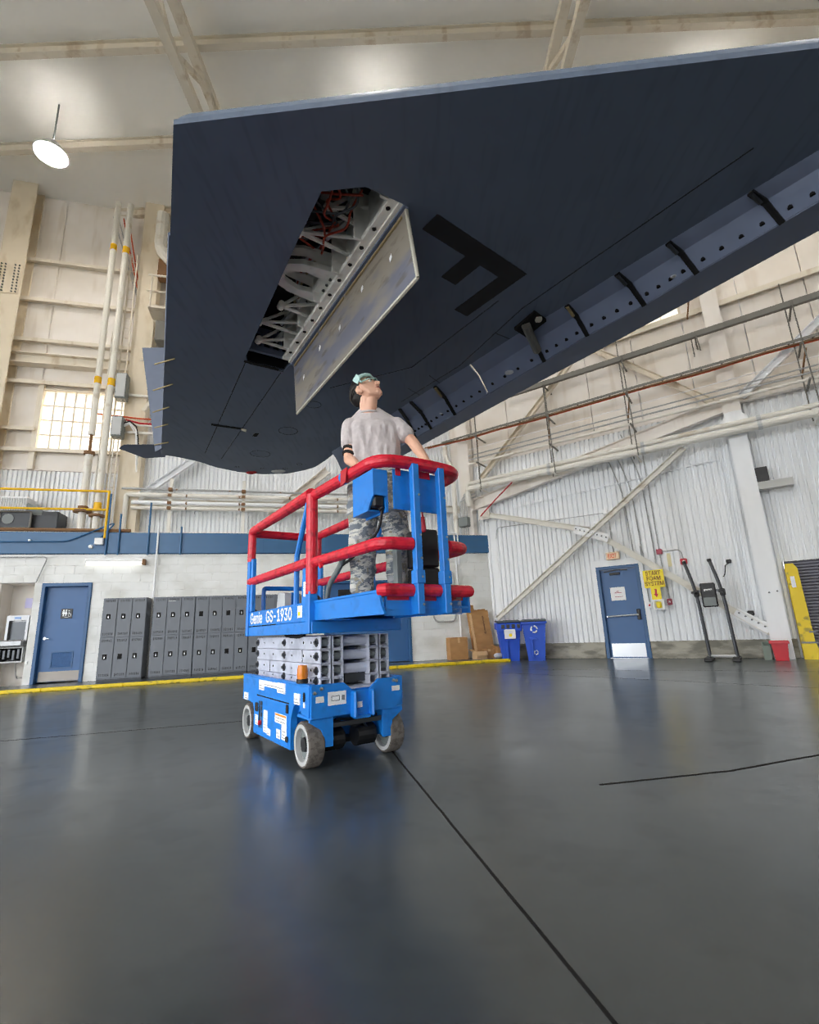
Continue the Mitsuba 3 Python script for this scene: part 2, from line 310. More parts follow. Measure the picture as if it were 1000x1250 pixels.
for z, h, x1 in ((11.23, .09, -3.2), (10.0, .1, -3.2), (8.78, .1, -3.2), (7.56, .1, -3.2), (6.26, .09, -5.5), (5.70, .1, -3.3)):
    put('girt', cat(box(-14, x1, -.2, -.02, z - .01, z + .01), box(-14, x1, -.2, -.18, z - h / 2, z + h / 2)), 'm_creamsteel', FC, parent='wall_back')
put('girt', hbeam((-14, -.16, 8.2), (-3.1, -.16, 8.2), .26, .3), 'm_creamsteel', FC, parent='wall_back')
put('stud', box(-5.56, -5.44, -.14, .0, 5.2, 7.55), 'm_creamsteel', FC, parent='wall_back')
# columns of the back wall
put('column', cat(box(-6.75, -6.15, -.45, -.41, 3.4, 13.5), box(-6.75, -6.15, -.06, -.02, 3.4, 13.5), box(-6.47, -6.43, -.41, -.06, 3.4, 13.5), box(-6.7, -6.2, -.47, -.45, 9.9, 10.8)), 'm_tancolumn', FC, parent='wall_back')
put('bolt_rows', cat([lathe([(0, 0), (.022, 0), (.022, .02), (0, .02)], 6, (x, -.49, z), 'y') for x in (-6.65, -6.56, -6.34, -6.25) for z in np.arange(9.95, 10.8, .09)]), 'm_darksteel', FC, parent='wall_back')
put('column', cat(box(-3.42, -2.92, -.42, -.39, 3.4, 13.5), box(-3.42, -2.92, -.05, -.02, 3.4, 13.5), box(-3.0, -2.92, -.4, -.04, 3.4, 13.5)), 'm_tancolumn', FC, parent='wall_back')
put('column', cat(box(2.6, 2.95, -.42, -.39, 3.4, 13.5), box(2.76, 2.79, -.4, -.0, 3.4, 13.5)), 'm_creamsteel', FC, parent='wall_back')
put('knee_brace', angle_bar((-3.0, -.3, 4.4), (-1.2, -.3, 5.95), .16, nrm=(0, 1, 0)), 'm_white', FC, parent='wall_back')
put('knee_brace', angle_bar((.35, -.3, 4.0), (1.9, -.3, 5.4), .2, nrm=(0, 1, 0)), 'm_cream', FC, parent='wall_back')
put('girt', hbeam((-3, -.2, 4.36), (7, -.2, 4.36), .16, .2), 'm_pipewhite', FC, parent='wall_back')

# ---- window in the back wall: steel sash, frosted panes
wx0, wx1, wz0, wz1 = -5.44, -3.30, 5.76, 7.40
fr = [box(wx0 - .05, wx0, -.1, .04, wz0 - .05, wz1 + .05), box(wx1, wx1 + .05, -.1, .04, wz0 - .05, wz1 + .05), box(wx0, wx1, -.1, .04, wz0 - .05, wz0), box(wx0, wx1, -.1, .04, wz1, wz1 + .05)]
put('window_1', cat(fr), 'm_creamsteel', FC, kind=ST)
NC, NR = 9, 4; pw, ph = (wx1 - wx0) / NC, (wz1 - wz0) / NR
pb = mikit.ply(box(.012, pw - .012, .0, .006, .012, ph - .012), 'm_pane'); vb = mikit.ply(box(-.017, .017, -.03, .01, 0, wz1 - wz0), 'm_creamsteel'); hb = mikit.ply(box(0, wx1 - wx0, -.025, .01, -.016, .016), 'm_creamsteel')
pb1 = mikit.ply(trimesh.Trimesh([[.008, 0, .008], [pw - .008, 0, .008], [pw - .008, 0, ph - .008], [.008, 0, ph - .008]], [[0, 1, 2], [0, 2, 3]]), 'm_pane')
for i in range(NC):
    for j in range(NR): put('pane', None, None, FC @ mv(wx0 + i * pw, -.01, wz0 + j * ph), parent='window_1', base=pb1)
for i in range(1, NC): put('glazing_bar', None, None, FC @ mv(wx0 + i * pw, 0, wz0), parent='window_1', base=vb)
for j in range(1, NR): put('glazing_bar', None, None, FC @ mv(wx0, 0, wz0 + j * ph), parent='window_1', base=hb)

# ---- right wall: concrete kerb, corrugated sheets, flat panels above
DR = (-.34, .50)                                                        # exit door leaf
put('wall_right', cat(box(-5.6, DR[0] - .08, .06, .3, 0, 8.2), box(DR[1] + .08, 3.35, .06, .3, 0, 8.2), box(DR[0] - .08, DR[1] + .08, .06, .3, 2.2, 8.2), box(3.35, 6.4, .06, .3, 1.95, 8.2), box(6.4, 13, .06, .3, 0, 8.2), box(-5.6, .0, .06, .3, 8.2, 9.4), box(2.4, 13, .06, .3, 8.2, 9.4), box(-5.6, 13, .06, .3, 9.4, 13.5)), 'm_sheet', FB, kind=ST)
for a, b in ((-3.4, DR[0] - .09), (DR[1] + .09, 3.3)):
    put('concrete_kerb', cbox(a, b, -.06, .06, 0, .38, .008), 'm_concrete', FB, parent='wall_right')
put('concrete_kerb', cbox(6.5, 13, -.06, .06, 0, .38, .008), 'm_concrete', FB, parent='wall_right')
for a, b, z in ((-4.6, -2.2, .38), (-2.2, DR[0] - .2, .38), (DR[0] - .2, DR[1] + .2, 2.36), (DR[1] + .2, 2.95, .38), (2.95, 3.32, .38), (3.32, 6.5, 1.93), (6.5, 9.5, .38), (9.5, 13, .38)):
    put('sheet', corrugated(a, b, z, 5.62), 'm_sheet', FB, parent='wall_right')
for i in range(-4, 11):
    for z0, z1 in ((5.64, 8.12), (8.12, 10.8), (10.8, 13.45)):
        if i * 1.2 + 1.2 > -4.8 and not (z0 > 8 and z0 < 9 and i in (0, 1)): put('panel', box(i * 1.2 + .01, i * 1.2 + 1.19, -.02, .06, z0 + .004, z1 - .004), 'm_cream', FB, parent='wall_right')
for i in (0, 1):
    put('panel', box(i * 1.2 + .01, i * 1.2 + 1.19, -.02, .06, 9.42, 10.78), 'm_cream', FB, parent='wall_right')
# clerestory strip of frosted panes
put('window_2', cat(box(-.02, 2.42, -.05, .05, 8.2, 8.26), box(-.02, 2.42, -.05, .05, 9.34, 9.42), box(-.02, .04, -.05, .05, 8.2, 9.4), box(2.36, 2.42, -.05, .05, 8.2, 9.4)), 'm_creamsteel', FB, kind=ST)
for i in range(6):
    put('pane', trimesh.Trimesh([[.04 + i * .387, -.01, 8.26], [.42 + i * .387, -.01, 8.26], [.42 + i * .387, -.01, 9.34], [.04 + i * .387, -.01, 9.34]], [[0, 1, 2], [0, 2, 3]]), 'm_pane', FB, parent='window_2')
    if i: put('glazing_bar', box(.025 + i * .387, .05 + i * .387, -.03, .02, 8.26, 9.34), 'm_creamsteel', FB, parent='window_2')
put('girt', cat(box(-5, 13, -.2, -.02, 8.12, 8.15), box(-5, 13, -.2, -.17, 8.02, 8.15)), 'm_creamsteel', FB, parent='wall_right')
put('girt', cat(box(-5, 13, -.2, -.02, 10.8, 10.83), box(-5, 13, -.2, -.17, 10.7, 10.83)), 'm_creamsteel', FB, parent='wall_right')
put('flashing', box(-4.8, 13, -.05, -.02, 5.6, 5.7), 'm_cream', FB, parent='wall_right')
# columns
for x in (2.86, 9.0):
    put('column', cat(box(x, x + .34, -.36, -.335, 0, 5.3), box(x, x + .34, -.08, -.055, 0, 5.3), box(x + .16, x + .18, -.34, -.06, 0, 5.3)), 'm_white', FB, parent='wall_right')
    put('column', cat(box(x, x + .34, -.36, -.335, 5.3, 13.5), box(x, x + .34, -.08, -.055, 5.3, 13.5), box(x + .16, x + .18, -.34, -.06, 5.3, 13.5)), 'm_cream', FB, parent='wall_right')
put('column', cat(box(-3.95, -3.62, -.36, -.335, 3.4, 13.5), box(-3.8, -3.77, -.34, -.06, 3.4, 13.5), box(-3.62, -3.6, -.34, -.1, 3.4, 13.5)), 'm_cream', FB, parent='wall_right')
put('gusset', prism([(2.78, 4.9), (3.28, 4.9), (3.28, 5.15), (3.1, 5.3), (2.95, 5.3), (2.78, 5.1)], .02, 'xz', -.39), 'm_white', FB, parent='wall_right')
put('gusset', cat(box(2.8, 3.26, -.385, -.36, 5.9, 6.0), box(2.84, 3.22, -.385, -.36, 5.6, 5.85)), 'm_cream', FB, parent='wall_right')
# girder and bracing
put('girder', cat(bar((-3.62, -.2, 4.36), (2.86, -.2, 5.52), .02, .33, (0, 0, 1)), bar((-3.62, -.25, 4.52), (2.86, -.25, 5.68), .14, .02), bar((-3.62, -.25, 4.2), (2.86, -.25, 5.36), .14, .02)), 'm_cream', FB, parent='wall_right')
put('girder', cat(bar((3.2, -.2, 5.66), (13, -.2, 5.66), .02, .3), bar((3.2, -.25, 5.81), (13, -.25, 5.81), .14, .02), bar((3.2, -.25, 5.51), (13, -.25, 5.51), .14, .02)), 'm_cream', FB, parent='wall_right')
put('brace', angle_bar((-3.1, -.3, 1.05), (1.98, -.3, 4.72), .12), 'm_pipewhite', FB, parent='wall_right')
put('brace', angle_bar((-3.3, -.24, 4.04), (-.38, -.24, 3.13), .13), 'm_pipewhite', FB, parent='wall_right')
put('brace', angle_bar((-.38, -.24, 3.13), (2.9, -.24, .52), .13), 'm_pipewhite', FB, parent='wall_right')
put('brace_plate', bar((-.75, -.33, 3.2), (.05, -.33, 2.85), .012, .2, (0, 0, 1)), 'm_white', FB, parent='wall_right')
put('brace', angle_bar((-3.24, -.3, 5.08), (-.3, -.3, 7.75), .13), 'm_creamsteel', FB, parent='wall_right')
put('brace', angle_bar((.3, -.3, 7.95), (2.7, -.3, 5.65), .13), 'm_creamsteel', FB, parent='wall_right')
put('brace', angle_bar((3.25, -.3, 5.6), (6.0, -.3, 7.75), .15), 'm_white', FB, parent='wall_right')
put('brace', angle_bar((1.5, -.24, 8.15), (2.85, -.24, 9.3), .15), 'm_cream', FB, parent='wall_right')
put('brace_plate', bar((2.35, -.27, .95), (2.88, -.27, .56), .012, .22), 'm_white', FB, parent='wall_right')
put('bolt_rows', cat([lathe([(0, 0), (.02, 0), (.02, .02), (0, .02)], 6, (x, y, z), 'y') for x, y, z in [(-.7 + .1 * i, -.355, 3.2 - .045 * i) for i in range(8)] + [(2.42 + .1 * i, -.29, .93 - .072 * i) for i in range(5)] + [(3.0, -.375, 1.31), (3.14, -.375, 1.33)]]), 'm_darksteel', FB, parent='wall_right')
put('corner_post', box(-3.2, -3.06, -.06, .02, 0, 3.9), 'm_white', FB, parent='wall_right')
for z in (3.98, 4.15):
    put('gusset', box(-3.45, -3.1, -.28, -.26, z - .1, z + .07), 'm_cream', FB, parent='wall_right')

# ---- exit door
put('door_3', cat(cbox(DR[0] - .08, DR[0], -.05, .12, 0, 2.2, .006), cbox(DR[1], DR[1] + .08, -.05, .12, 0, 2.2, .006), cbox(DR[0] - .08, DR[1] + .08, -.05, .12, 2.12, 2.2, .006)), 'm_doorframe', FB, kind=ST)
put('leaf', cbox(DR[0] + .004, DR[1] - .004, .05, .095, .012, 2.115, .004), 'm_doorblue', FB, parent='door_3')
put('kick_plate', box(DR[0] + .04, DR[1] - .04, .044, .05, .03, .34), 'm_steel', FB, parent='door_3', label='bright steel kick plate')
pb_ = put('push_bar', cat(tube([(DR[0] + .05, .0, .98), (DR[1] - .08, .0, 1.0)], .022, 10), box(DR[0] + .03, DR[0] + .06, -.01, .05, .96, 1.0)), 'm_chrome', FB, parent='door_3', label='polished push bar')
put('latch_case', cbox(DR[1] - .12, DR[1] - .04, -.0, .05, .88, 1.13, .01), 'm_black', FB, parent=pb_)
put('door_closer', cat(cbox(-.12, .12, .0, .05, 1.98, 2.04, .008), bar((-.25, .02, 2.07), (.05, .02, 2.10), .02, .02), bar((.05, .02, 2.1), (.3, .02, 2.08), .02, .02)), 'm_black', FB, parent='door_3', label='black overhead closer')
wf = put('white_surround', cat(box(DR[0] - .2, DR[0] - .08, -.035, .05, .38, 2.36), box(DR[1] + .08, DR[1] + .2, -.035, .05, .38, 2.36), box(DR[0] - .08, DR[1] + .08, -.035, .05, 2.2, 2.36)), 'm_white', FB, parent='door_3')
put('threshold', box(DR[0] - .08, DR[1] + .08, -.04, .1, .0, .01), 'm_steel', FB, parent='door_3')
nt = put('door_notice', cbox(-.16, .18, .046, .052, 1.36, 1.68, .001), 'm_decal', FB, label='white paper notice fixed on the blue exit door', cat='notice')
put('print', cat([box(-.02 - .05 * k, .04 + .06 * k, .0445, .0462, 1.57 - .035 * k, 1.585 - .035 * k) for k in range(2)] + [box(-.08, .12, .0445, .0462, 1.44, 1.452)]), 'm_pinkred', FB, parent=nt)
ex = put('exit_sign', cbox(-.11, .20, -.15, -.06, 2.345, 2.53, .012), 'm_exit', FB, label='small cream EXIT sign above the blue door on the right wall', cat='exit sign')
put('lettering', xf(label_text('EXIT', .10, .003, width=.2), mv(-.06, -.151, 2.385)), 'm_exitred', FB, parent=ex)
put('conduit', tube([(.06, -.06, 2.53), (.06, -.06, 3.55)], .012, 6), 'm_conduit', FB, parent=ex)
put('mount', box(-.0, .1, -.07, .03, 2.42, 2.52), 'm_lightgrey', FB, parent=ex)

# ---- foam system sign and its boxes
FS = FB @ mv(.04, -.29, -.02)
sg_ = put('foam_sign', cat(cbox(.66, 1.09, -.08, -.065, 1.60, 2.0, .004), box(.78, .98, -.078, -.066, 1.33, 1.61)), 'm_signyellow', FS, label='yellow sign reading START FOAM SYSTEM with a red arrow', cat='sign')
for i, (t_, w_) in enumerate((('START', .31), ('FOAM', .29), ('SYSTEM', .39))):
    put('lettering', xf(label_text(t_, .092, .003, True, w_), mv(.875 - w_ / 2, -.0805, 1.885 - .118 * i)), 'm_textred', FS, parent=sg_)
put('arrow', prism([(.86, 1.57), (.90, 1.57), (.90, 1.46), (.93, 1.46), (.88, 1.38), (.83, 1.46), (.86, 1.46)], .003, 'xz', -.082), 'm_red', FS, parent=sg_)
put('post', box(.84, .92, -.066, .24, 1.4, 1.95), 'm_lightgrey', FS, parent=sg_)
fb = put('foam_release_station', cat(box(.78, .82, -.12, .0, 1.1, 1.32), box(.98, 1.02, -.12, .0, 1.1, 1.32), box(.78, 1.02, -.12, .0, 1.1, 1.13), box(.78, 1.02, -.12, .0, 1.3, 1.33), box(.78, 1.02, -.02, .24, 1.1, 1.32)), 'm_decal', FS, label='white framed release box with a yellow handle below the START FOAM SYSTEM sign', cat='alarm box')
put('handle', cbox(.85, .95, -.11, -.02, 1.14, 1.28, .02), 'm_signyellow', FS, parent=fb)
for x, z, m_, lab in ((.70, 1.2, 'm_decal', 'small white switch box left of the foam release box'), (1.13, 1.25, 'm_pinkred', 'small red pull station right of the foam release box')):
    k = put('switch_box', cbox(x - .05, x + .05, -.1, -.0, z - .07, z + .07, .01), m_, FB, label=lab, cat='switch box')
    put('conduit', tube([(x, -.05, z + .07), (x - .02, -.05, 2.6 if x < 1 else 1.95)], .012, 6), 'm_conduit', FB, parent=k)
    put('button', cbox(x - .02, x + .02, -.115, -.1, z - .02, z + .02, .004), 'm_red' if x < 1 else 'm_decal', FB, parent=k)
k = put('alarm_box', cbox(1.02, 1.14, -.1, 0, 2.36, 2.48, .01), 'm_pinkred', FB, label='faded red junction box on a conduit high above the foam sign', cat='junction box')
put('conduit', tube([(1.08, -.05, 2.48), (1.06, -.05, 5.2)], .014, 6), 'm_conduit', FB, parent=k)
put('conduit', tube([(1.08, -.05, 2.36), (1.1, -.05, 1.9)], .014, 6), 'm_conduit', FB, parent=k)
put('conduit', tube(fillet([(1.14, -.05, 2.42), (1.52, -.05, 2.42), (1.55, -.05, 2.2)], .1), .014, 6), 'm_conduit', FB, parent=k)
put('stain', box(1.22, 1.30, -.056, -.051, 2.05, 2.36), 'm_palestain', FB, parent='wall_right')
k = put('alarm_box', cbox(1.48, 1.62, -.1, 0, 2.07, 2.2, .012), 'm_red', FB, label='red alarm box with a white window left of the exercise stand', cat='alarm box')
put('window', cbox(1.53, 1.58, -.108, -.1, 2.11, 2.16, .004), 'm_decal', FB, parent=k)

# ---- roll-up door with yellow frame, wall bracket
for i in range(30):
    z = 1.88 - i * .0615
    put('slat', hull(*[(x, y, z + d) for x in (3.5, 6.4) for y, d in ((.03, -.029), (.012, -.018), (.012, .012), (.03, .029), (.06, .029), (.06, -.029))]), 'm_shutter', FB, parent='rollup_door')
put('curtain_back', box(3.36, 6.4, .06, .08, 0, 1.95), 'm_shutter', FB, parent='rollup_door')
labels['rollup_door'] = dict(label='grey roll-up door of horizontal slats in the yellow framed opening', category='roll-up door')
k = put('door_guard_frame', prism([(3.34, .0), (3.62, .0), (3.56, .35), (3.54, 1.75), (3.48, 1.86), (3.36, 1.86), (3.34, 1.75)], .3, 'xz', -.36), 'm_yellowbox', FB, label='scuffed yellow guard frame at the side of the grey roll-up door', cat='guard frame')
put('sill_guard', cbox(3.62, 6.3, -.36, -.1, .0, .16, .03), 'm_yellowbox', FB, parent=k)
put('white_label', box(3.39, 3.46, -.365, -.36, 1.38, 1.6), 'm_decal', FB, parent=k)
put('seam_straps', cat(box(3.34, 3.6, -.368, -.355, .30, .33), box(3.5, 3.6, -.368, -.355, .5, .53)), 'm_darksteel', FB, parent=k)
k = put('wall_bracket', cat(box(3.2, 3.8, -.35, -.1, 3.46, 3.5), box(3.2, 3.8, -.35, -.32, 3.46, 3.62), box(3.76, 3.8, -.35, -.0, 3.46, 3.62)), 'm_trimgrey', FB, label='grey steel shelf bracket jutting from the right wall column', cat='bracket')
put('heater_box', cbox(3.2, 3.42, -.3, -.02, 3.56, 3.95, .01), 'm_black', FB, label='black box standing on the grey wall bracket beside the column', cat='box')
k = put('drop_pipe', cat(tube([(2.62, -.08, 4.2), (2.62, -.08, .95)], .014, 6), tube(fillet([(2.62, -.08, 4.2), (2.62, -.08, 4.35), (-2.4, -.1, 4.1)], .05), .012, 6)), 'm_white', FB, label='thin white air line running along and down the right wall to a black end', cat='pipe')
put('end_fitting', cbox(2.56, 2.68, -.14, -.03, .86, .97, .02), 'm_black', FB, parent=k)
put('wall_plug', cat(cbox(2.36, 2.46, -.12, -.02, 2.0, 2.08, .015), tube([(2.4, -.1, 2.0), (2.33, -.12, 1.95), (2.3, -.1, 1.78), (2.26, -.09, 1.72)], .01, 6)), 'm_black', FB, label='black plug with a short dangling lead on the white wall beside the column', cat='plug')
for x, z0, z1 in ((.52, 2.4, 5.2), (.72, 2.3, 5.3), (.98, 2.2, 5.5)):
    put('wall_conduit', tube(fillet([(x, -.06, z0), (x - .05, -.06, z1 - 1.2), (x - .35, -.06, z1)], .3), .014, 6), 'm_conduit', FB, label='grey conduit rising up the corrugated right wall, %s' % {.52: 'nearest the exit door', .72: 'above the white switch box', .98: 'third from the exit door'}[x], cat='conduit', group='conduits above the exit door')
k = put('camera_box', cbox(-.04, .06, -.14, -.04, 3.5, 3.62, .01), 'm_decal', FB, label='small white box at the top of the EXIT sign conduit', cat='junction box')
put('conduit', tube(fillet([(-.04, -.06, 3.55), (-3.0, -.06, 3.62), (-3.05, -.06, 3.3)], .1), .01, 6), 'm_conduit', FB, parent=k)

# ---- pipe runs, conduits and cable trays along the right wall
for y, z, r, lab in ((-.5, 4.97, .055, 'upper of two thick white pipes along the right wall'), (-.52, 4.80, .085, 'thicker lower white pipe along the right wall')):
    x0 = -3.45; segs = []
    k = thing('wall_pipe', lab, 'pipe')
    while x0 < 12.5:
        x1 = min(x0 + 2.3, 12.6); put('length', tube([(x0 + .01, y, z), (x1 - .01, y, z)], r, 12), 'm_pipewhite', FB, parent=k); put('coupling', tube([(x1 - .04, y, z), (x1 + .04, y, z)], r * 1.2, 12), 'm_lightgrey', FB, parent=k); x0 = x1
    put('elbow', tube(fillet([(-3.44, y, z), (-3.62, y, z), (-3.62, y + .05, z - .5)], .12), r, 10), 'm_pipewhite', FB, parent=k)
for y, z, r, m_, lab in ((-.5, 5.55, .035, 'm_pipewhite', 'lowest thin pipe of the middle bundle on the right wall'), (-.52, 5.68, .022, 'm_conduit', 'middle thin conduit of the bundle on the right wall'), (-.54, 5.80, .018, 'm_conduit', 'topmost thin conduit of the middle bundle on the right wall'), (-.45, 6.02, .01, 'm_white', 'thin white line under the orange cable run')):
    put('wall_conduit', tube([(-3.5, y, z), (2, y, z), (12.5, y, z + (.03 if z > 6 else 0))], r, 8), m_, FB, label=lab, cat='conduit')
ct = thing('cable_run', 'orange cable run on a grey tray along the right wall', 'cable')
put('tray', cat(box(-4.3, 12.5, -.70, -.685, 6.35, 6.41), box(-4.3, 12.5, -.515, -.50, 6.35, 6.41), *[box(x, x + .03, -.69, -.51, 6.36, 6.375) for x in np.arange(-4.2, 12.4, .4)]), 'm_railgrey', FB, parent=ct)
q = [(-5.2, -.6, 6.46), (-4.2, -.6, 6.42)] + [(x, -.6 + .02 * math.sin(x * 3), 6.375 + .012 * math.sin(x * 1.9)) for x in np.arange(-3.4, 12.5, .45)]
put('cable', tube([(x, y, z - .055) for x, y, z in q], .034, 8), 'm_cable', FB, parent=ct)
put('cable', tube([(x, y - .055, z - .06) for x, y, z in q], .02, 8), 'm_rust', FB, parent=ct)
put('crane_rail', cat(box(-2.4, 12.5, -.66, -.56, 7.2, 7.22), box(-2.4, 12.5, -.66, -.64, 7.2, 7.33), box(-2.4, 12.5, -.58, -.56, 7.2, 7.33)), 'm_railgrey', FB, label='dark grey steel rail running along the upper right wall', cat='rail')
for i, (x, z1) in enumerate(((-3.15, 7.0), (-1.0, 7.25), (1.0, 7.9), (2.62, 7.25), (4.4, 7.9), (6.4, 7.9), (8.4, 7.9))):
    hk = thing('pipe_hanger', 'thin steel trapeze hanger carrying the pipes and cables, %s' % ('nearest the corner column', 'second from the corner', 'third from the corner', 'short one beside the wall column', 'right of the wall column', 'beyond the right edge', 'farthest right')[i], 'pipe hanger')
    zb = 4.66 if i not in (3,) else 6.8
    put('rod', tube([(x - .08, -.46, zb), (x - .08, -.46, z1)], .014, 6), 'm_railgrey', FB, parent=hk); put('rod', tube([(x + .06, -.7, zb), (x + .02, -.7, min(z1, 7.3))], .014, 6), 'm_railgrey', FB, parent=hk)
    put('strut', bar((x - .08, -.46, zb + 1), (x + .06, -.7, zb + 1.5), .03, .02), 'm_rust', FB, parent=hk)
    for z in (4.69, 5.48, 6.28, 7.18):
        if zb - .1 < z < z1: put('crossbar', bar((x, -.02, z), (x, -.74, z), .035, .03), 'm_pipewhite' if z < 5 else 'm_railgrey', FB, parent=hk)
put('red_hose', tube([(-3.3, -.45, 3.95), (-2.75, -.5, 4.35), (-2.2, -.55, 4.72)], .016, 6), 'm_red', FB, label='thin red hose slanting down to the corner from the white pipes', cat='hose')
k = put('disconnect_box', cbox(-3.98, -3.68, -.55, -.36, 3.72, 4.0, .012), 'm_grey', FB, label='grey disconnect box on the corner column above the blue band', cat='electrical box')
for i, dx in enumerate((-.1, -.03, .04, .11)):
    put('conduit', tube(fillet([(-3.83 + dx, -.46, 4.0), (-3.83 + dx, -.46, 4.5 + .1 * i), (-3.4, -.46, 4.55 + .1 * i)], .08), .016, 6), 'm_conduit', FB, parent=k)
    put('conduit', tube([(-3.83 + dx, -.46, 3.72), (-3.83 + dx + .02, -.46, 3.47)], .016, 6), 'm_conduit', FB, parent=k)
put('corner_pipe', tube(fillet([(-4.08, -.5, 3.48), (-4.08, -.5, 5.6), (-4.3, -.5, 5.9), (-4.3, -.5, 6.3)], .15), .07, 10), 'm_pipewhite', FB, label='white standpipe rising at the corner column behind the lift rail', cat='pipe')

# ---- left side: standpipes, ladder, boxes, conduits
for x, lab, br in ((-4.0, 'left of the two tall white standpipes with yellow bands', True), (-3.69, 'right of the two tall white standpipes with yellow bands', False)):
    k = thing('standpipe', lab, 'pipe')
    if br:
        put('length', tube([(x, -.75, 5.95), (x, -.75, 13)], .075, 14), 'm_pipewhite', FC, parent=k); put('length', tube([(x, -.75, 4.1), (x, -.75, 5.45)], .085, 14), 'm_pipewhite', FC, parent=k)
        put('rod', tube([(x, -.75, 5.4), (x, -.75, 6)], .035, 8), 'm_rust', FC, parent=k); put('flange', cat(tube([(x, -.75, 5.42), (x, -.75, 5.5)], .12, 12), tube([(x, -.75, 3.95), (x, -.75, 4.0)], .2, 12), tube([(x, -.75, 4.0), (x, -.75, 4.1)], .11, 12)), 'm_rust', FC, parent=k)
        put('foot', tube([(x, -.75, 3.47), (x, -.75, 3.96)], .085, 12), 'm_pipewhite', FC, parent=k)
        for z in (11.5, 7.45): put('band', tube([(x, -.75, z - .09), (x, -.75, z + .09)], .081, 14), 'm_yellow', FC, parent=k)
    else:
        put('length', tube([(x, -.75, 3.47), (x, -.75, 13)], .078, 14), 'm_pipewhite', FC, parent=k)
        for z in (11.45, 7.42, 4.1): put('band', tube([(x, -.75, z - .1), (x, -.75, z + .1)], .085, 14), 'm_yellow', FC, parent=k)
        put('flange', tube([(x, -.75, 3.85), (x, -.75, 3.9)], .17, 12), 'm_rust', FC, parent=k)
put('gauge_pipe', cat(tube([(-3.84, -.6, 3.5), (-3.84, -.6, 9)], .02, 6), tube([(-3.52, -.66, 3.5), (-3.52, -.66, 5.9)], .016, 6)), 'm_pipewhite', FC, label='thin service pipes between and beside the two standpipes', cat='pipe')
ld = thing('ladder', 'fixed steel ladder beside the column behind the standpipes', 'ladder')
for x in (-3.60, -3.44): put('rail', bar((x, -.58, 3.5), (x, -.58, 11.5), .03, .02, (0, 1, 0)), 'm_creamsteel', FC, parent=ld)
for i in range(26): put('rung', tube([(-3.60, -.58, 3.75 + i * .3), (-3.44, -.58, 3.75 + i * .3)], .010, 6), 'm_creamsteel', FC, parent=ld)
for z0, z1, lab in ((7.0, 7.72, 'upper grey electrical box on the left column'), (5.95, 6.5, 'lower grey electrical box with loose cables on the left column')):
    k = put('electrical_box', cbox(-3.59, -3.33, -.78, -.5, z0, z1, .02), 'm_grey', FC, label=lab, cat='electrical box')
    put('cover', cbox(-3.57, -3.35, -.795, -.78, z0 + .03, z1 - .03, .006), 'm_lightgrey', FC, parent=k)
    put('bracket', box(-3.4, -2.4, -.51, -.46, z0 + .2, z0 + .26), 'm_pipewhite', FC, parent=k)
    if z0 < 6:
        for i in range(3): put('cable', tube([(-3.4, -.62, 6.35 - .05 * i), (-3.2, -.66, 6.42 - .04 * i), (-3.05, -.6, 6.3 - .1 * i), (-3.0, -.55, 6.0 - .3 * i), (-2.98, -.5, 5.5 - .2 * i)], .018, 6), 'm_decal' if i else 'm_black', FC, parent=k)
for i, (z0, z1) in enumerate(((6.62, 6.55), (6.50, 6.42), (6.42, 6.36))):
    put('red_conduit', tube([(-4.1 if i == 0 else -3.33, -.55, z0), (-3.0, -.55, z1), (0, -.55, z1)], .022, 6), ('m_cable', 'm_red', 'm_pipewhite')[i], FC, label=('topmost orange conduit crossing the left column', 'red conduit just below the orange one crossing the left column', 'white conduit lowest of the three crossing the left column')[i], cat='conduit')
for i in range(4):
    put('slant_cable', tube([(-4.25 + i * .13, -.3, 12.9), (-3.3 + i * .04, -.3, 9.9 - .12 * i)], .018, 6), ('m_conduit', 'm_conduit', 'm_cable', 'm_cable')[i], FC, label=('outer left slanting grey cable on the upper left wall', 'second slanting grey cable on the upper left wall', 'third slanting cable, orange, on the upper left wall', 'innermost slanting orange cable on the upper left wall')[i], cat='cable')
k = thing('upper_catwalk', 'cluttered steel catwalk and ducts high on the left wall beside the wing', 'catwalk')
put('deck', box(-2.95, -.8, -1.0, -.1, 9.6, 9.68), 'm_creamsteel', FC, parent=k)
put('rails', cat([tube([(-3.0, -1.0, z), (-.6, -1.0, z)], .03, 6) for z in (8.0, 10.1, 10.6)] + [tube([(x, -1.0, 9.6), (x, -1.0, 10.6)], .025, 6) for x in (-2.9, -2.5, -2.1, -1.7)]), 'm_creamsteel', FC, parent=k)
put('duct', cat(tube(fillet([(-2.85, -.7, 12.9), (-2.85, -.7, 11.7), (-2.5, -.7, 11.3)], .2), .16, 10), tube([(-2.4, -.6, 13), (-2.4, -.6, 11.6)], .13, 10)), 'm_pipewhite', FC, parent=k)
put('box', cbox(-2.75, -2.3, -.9, -.4, 8.7, 9.3, .02), 'm_railgrey', FC, parent=k); put('box', cbox(-2.9, -2.35, -.6, -.3, 10.9, 11.5, .02), 'm_rust', FC, parent=k)
put('struts', cat(bar((-2.95, -.4, 8.0), (-1.9, -.4, 9.6), .08, .08), bar((-2.2, -.4, 8.0), (-2.9, -.4, 9.6), .06, .06), bar((-2.95, -.5, 6.8), (-2.3, -.5, 8), .08, .08)), 'm_creamsteel', FC, parent=k)

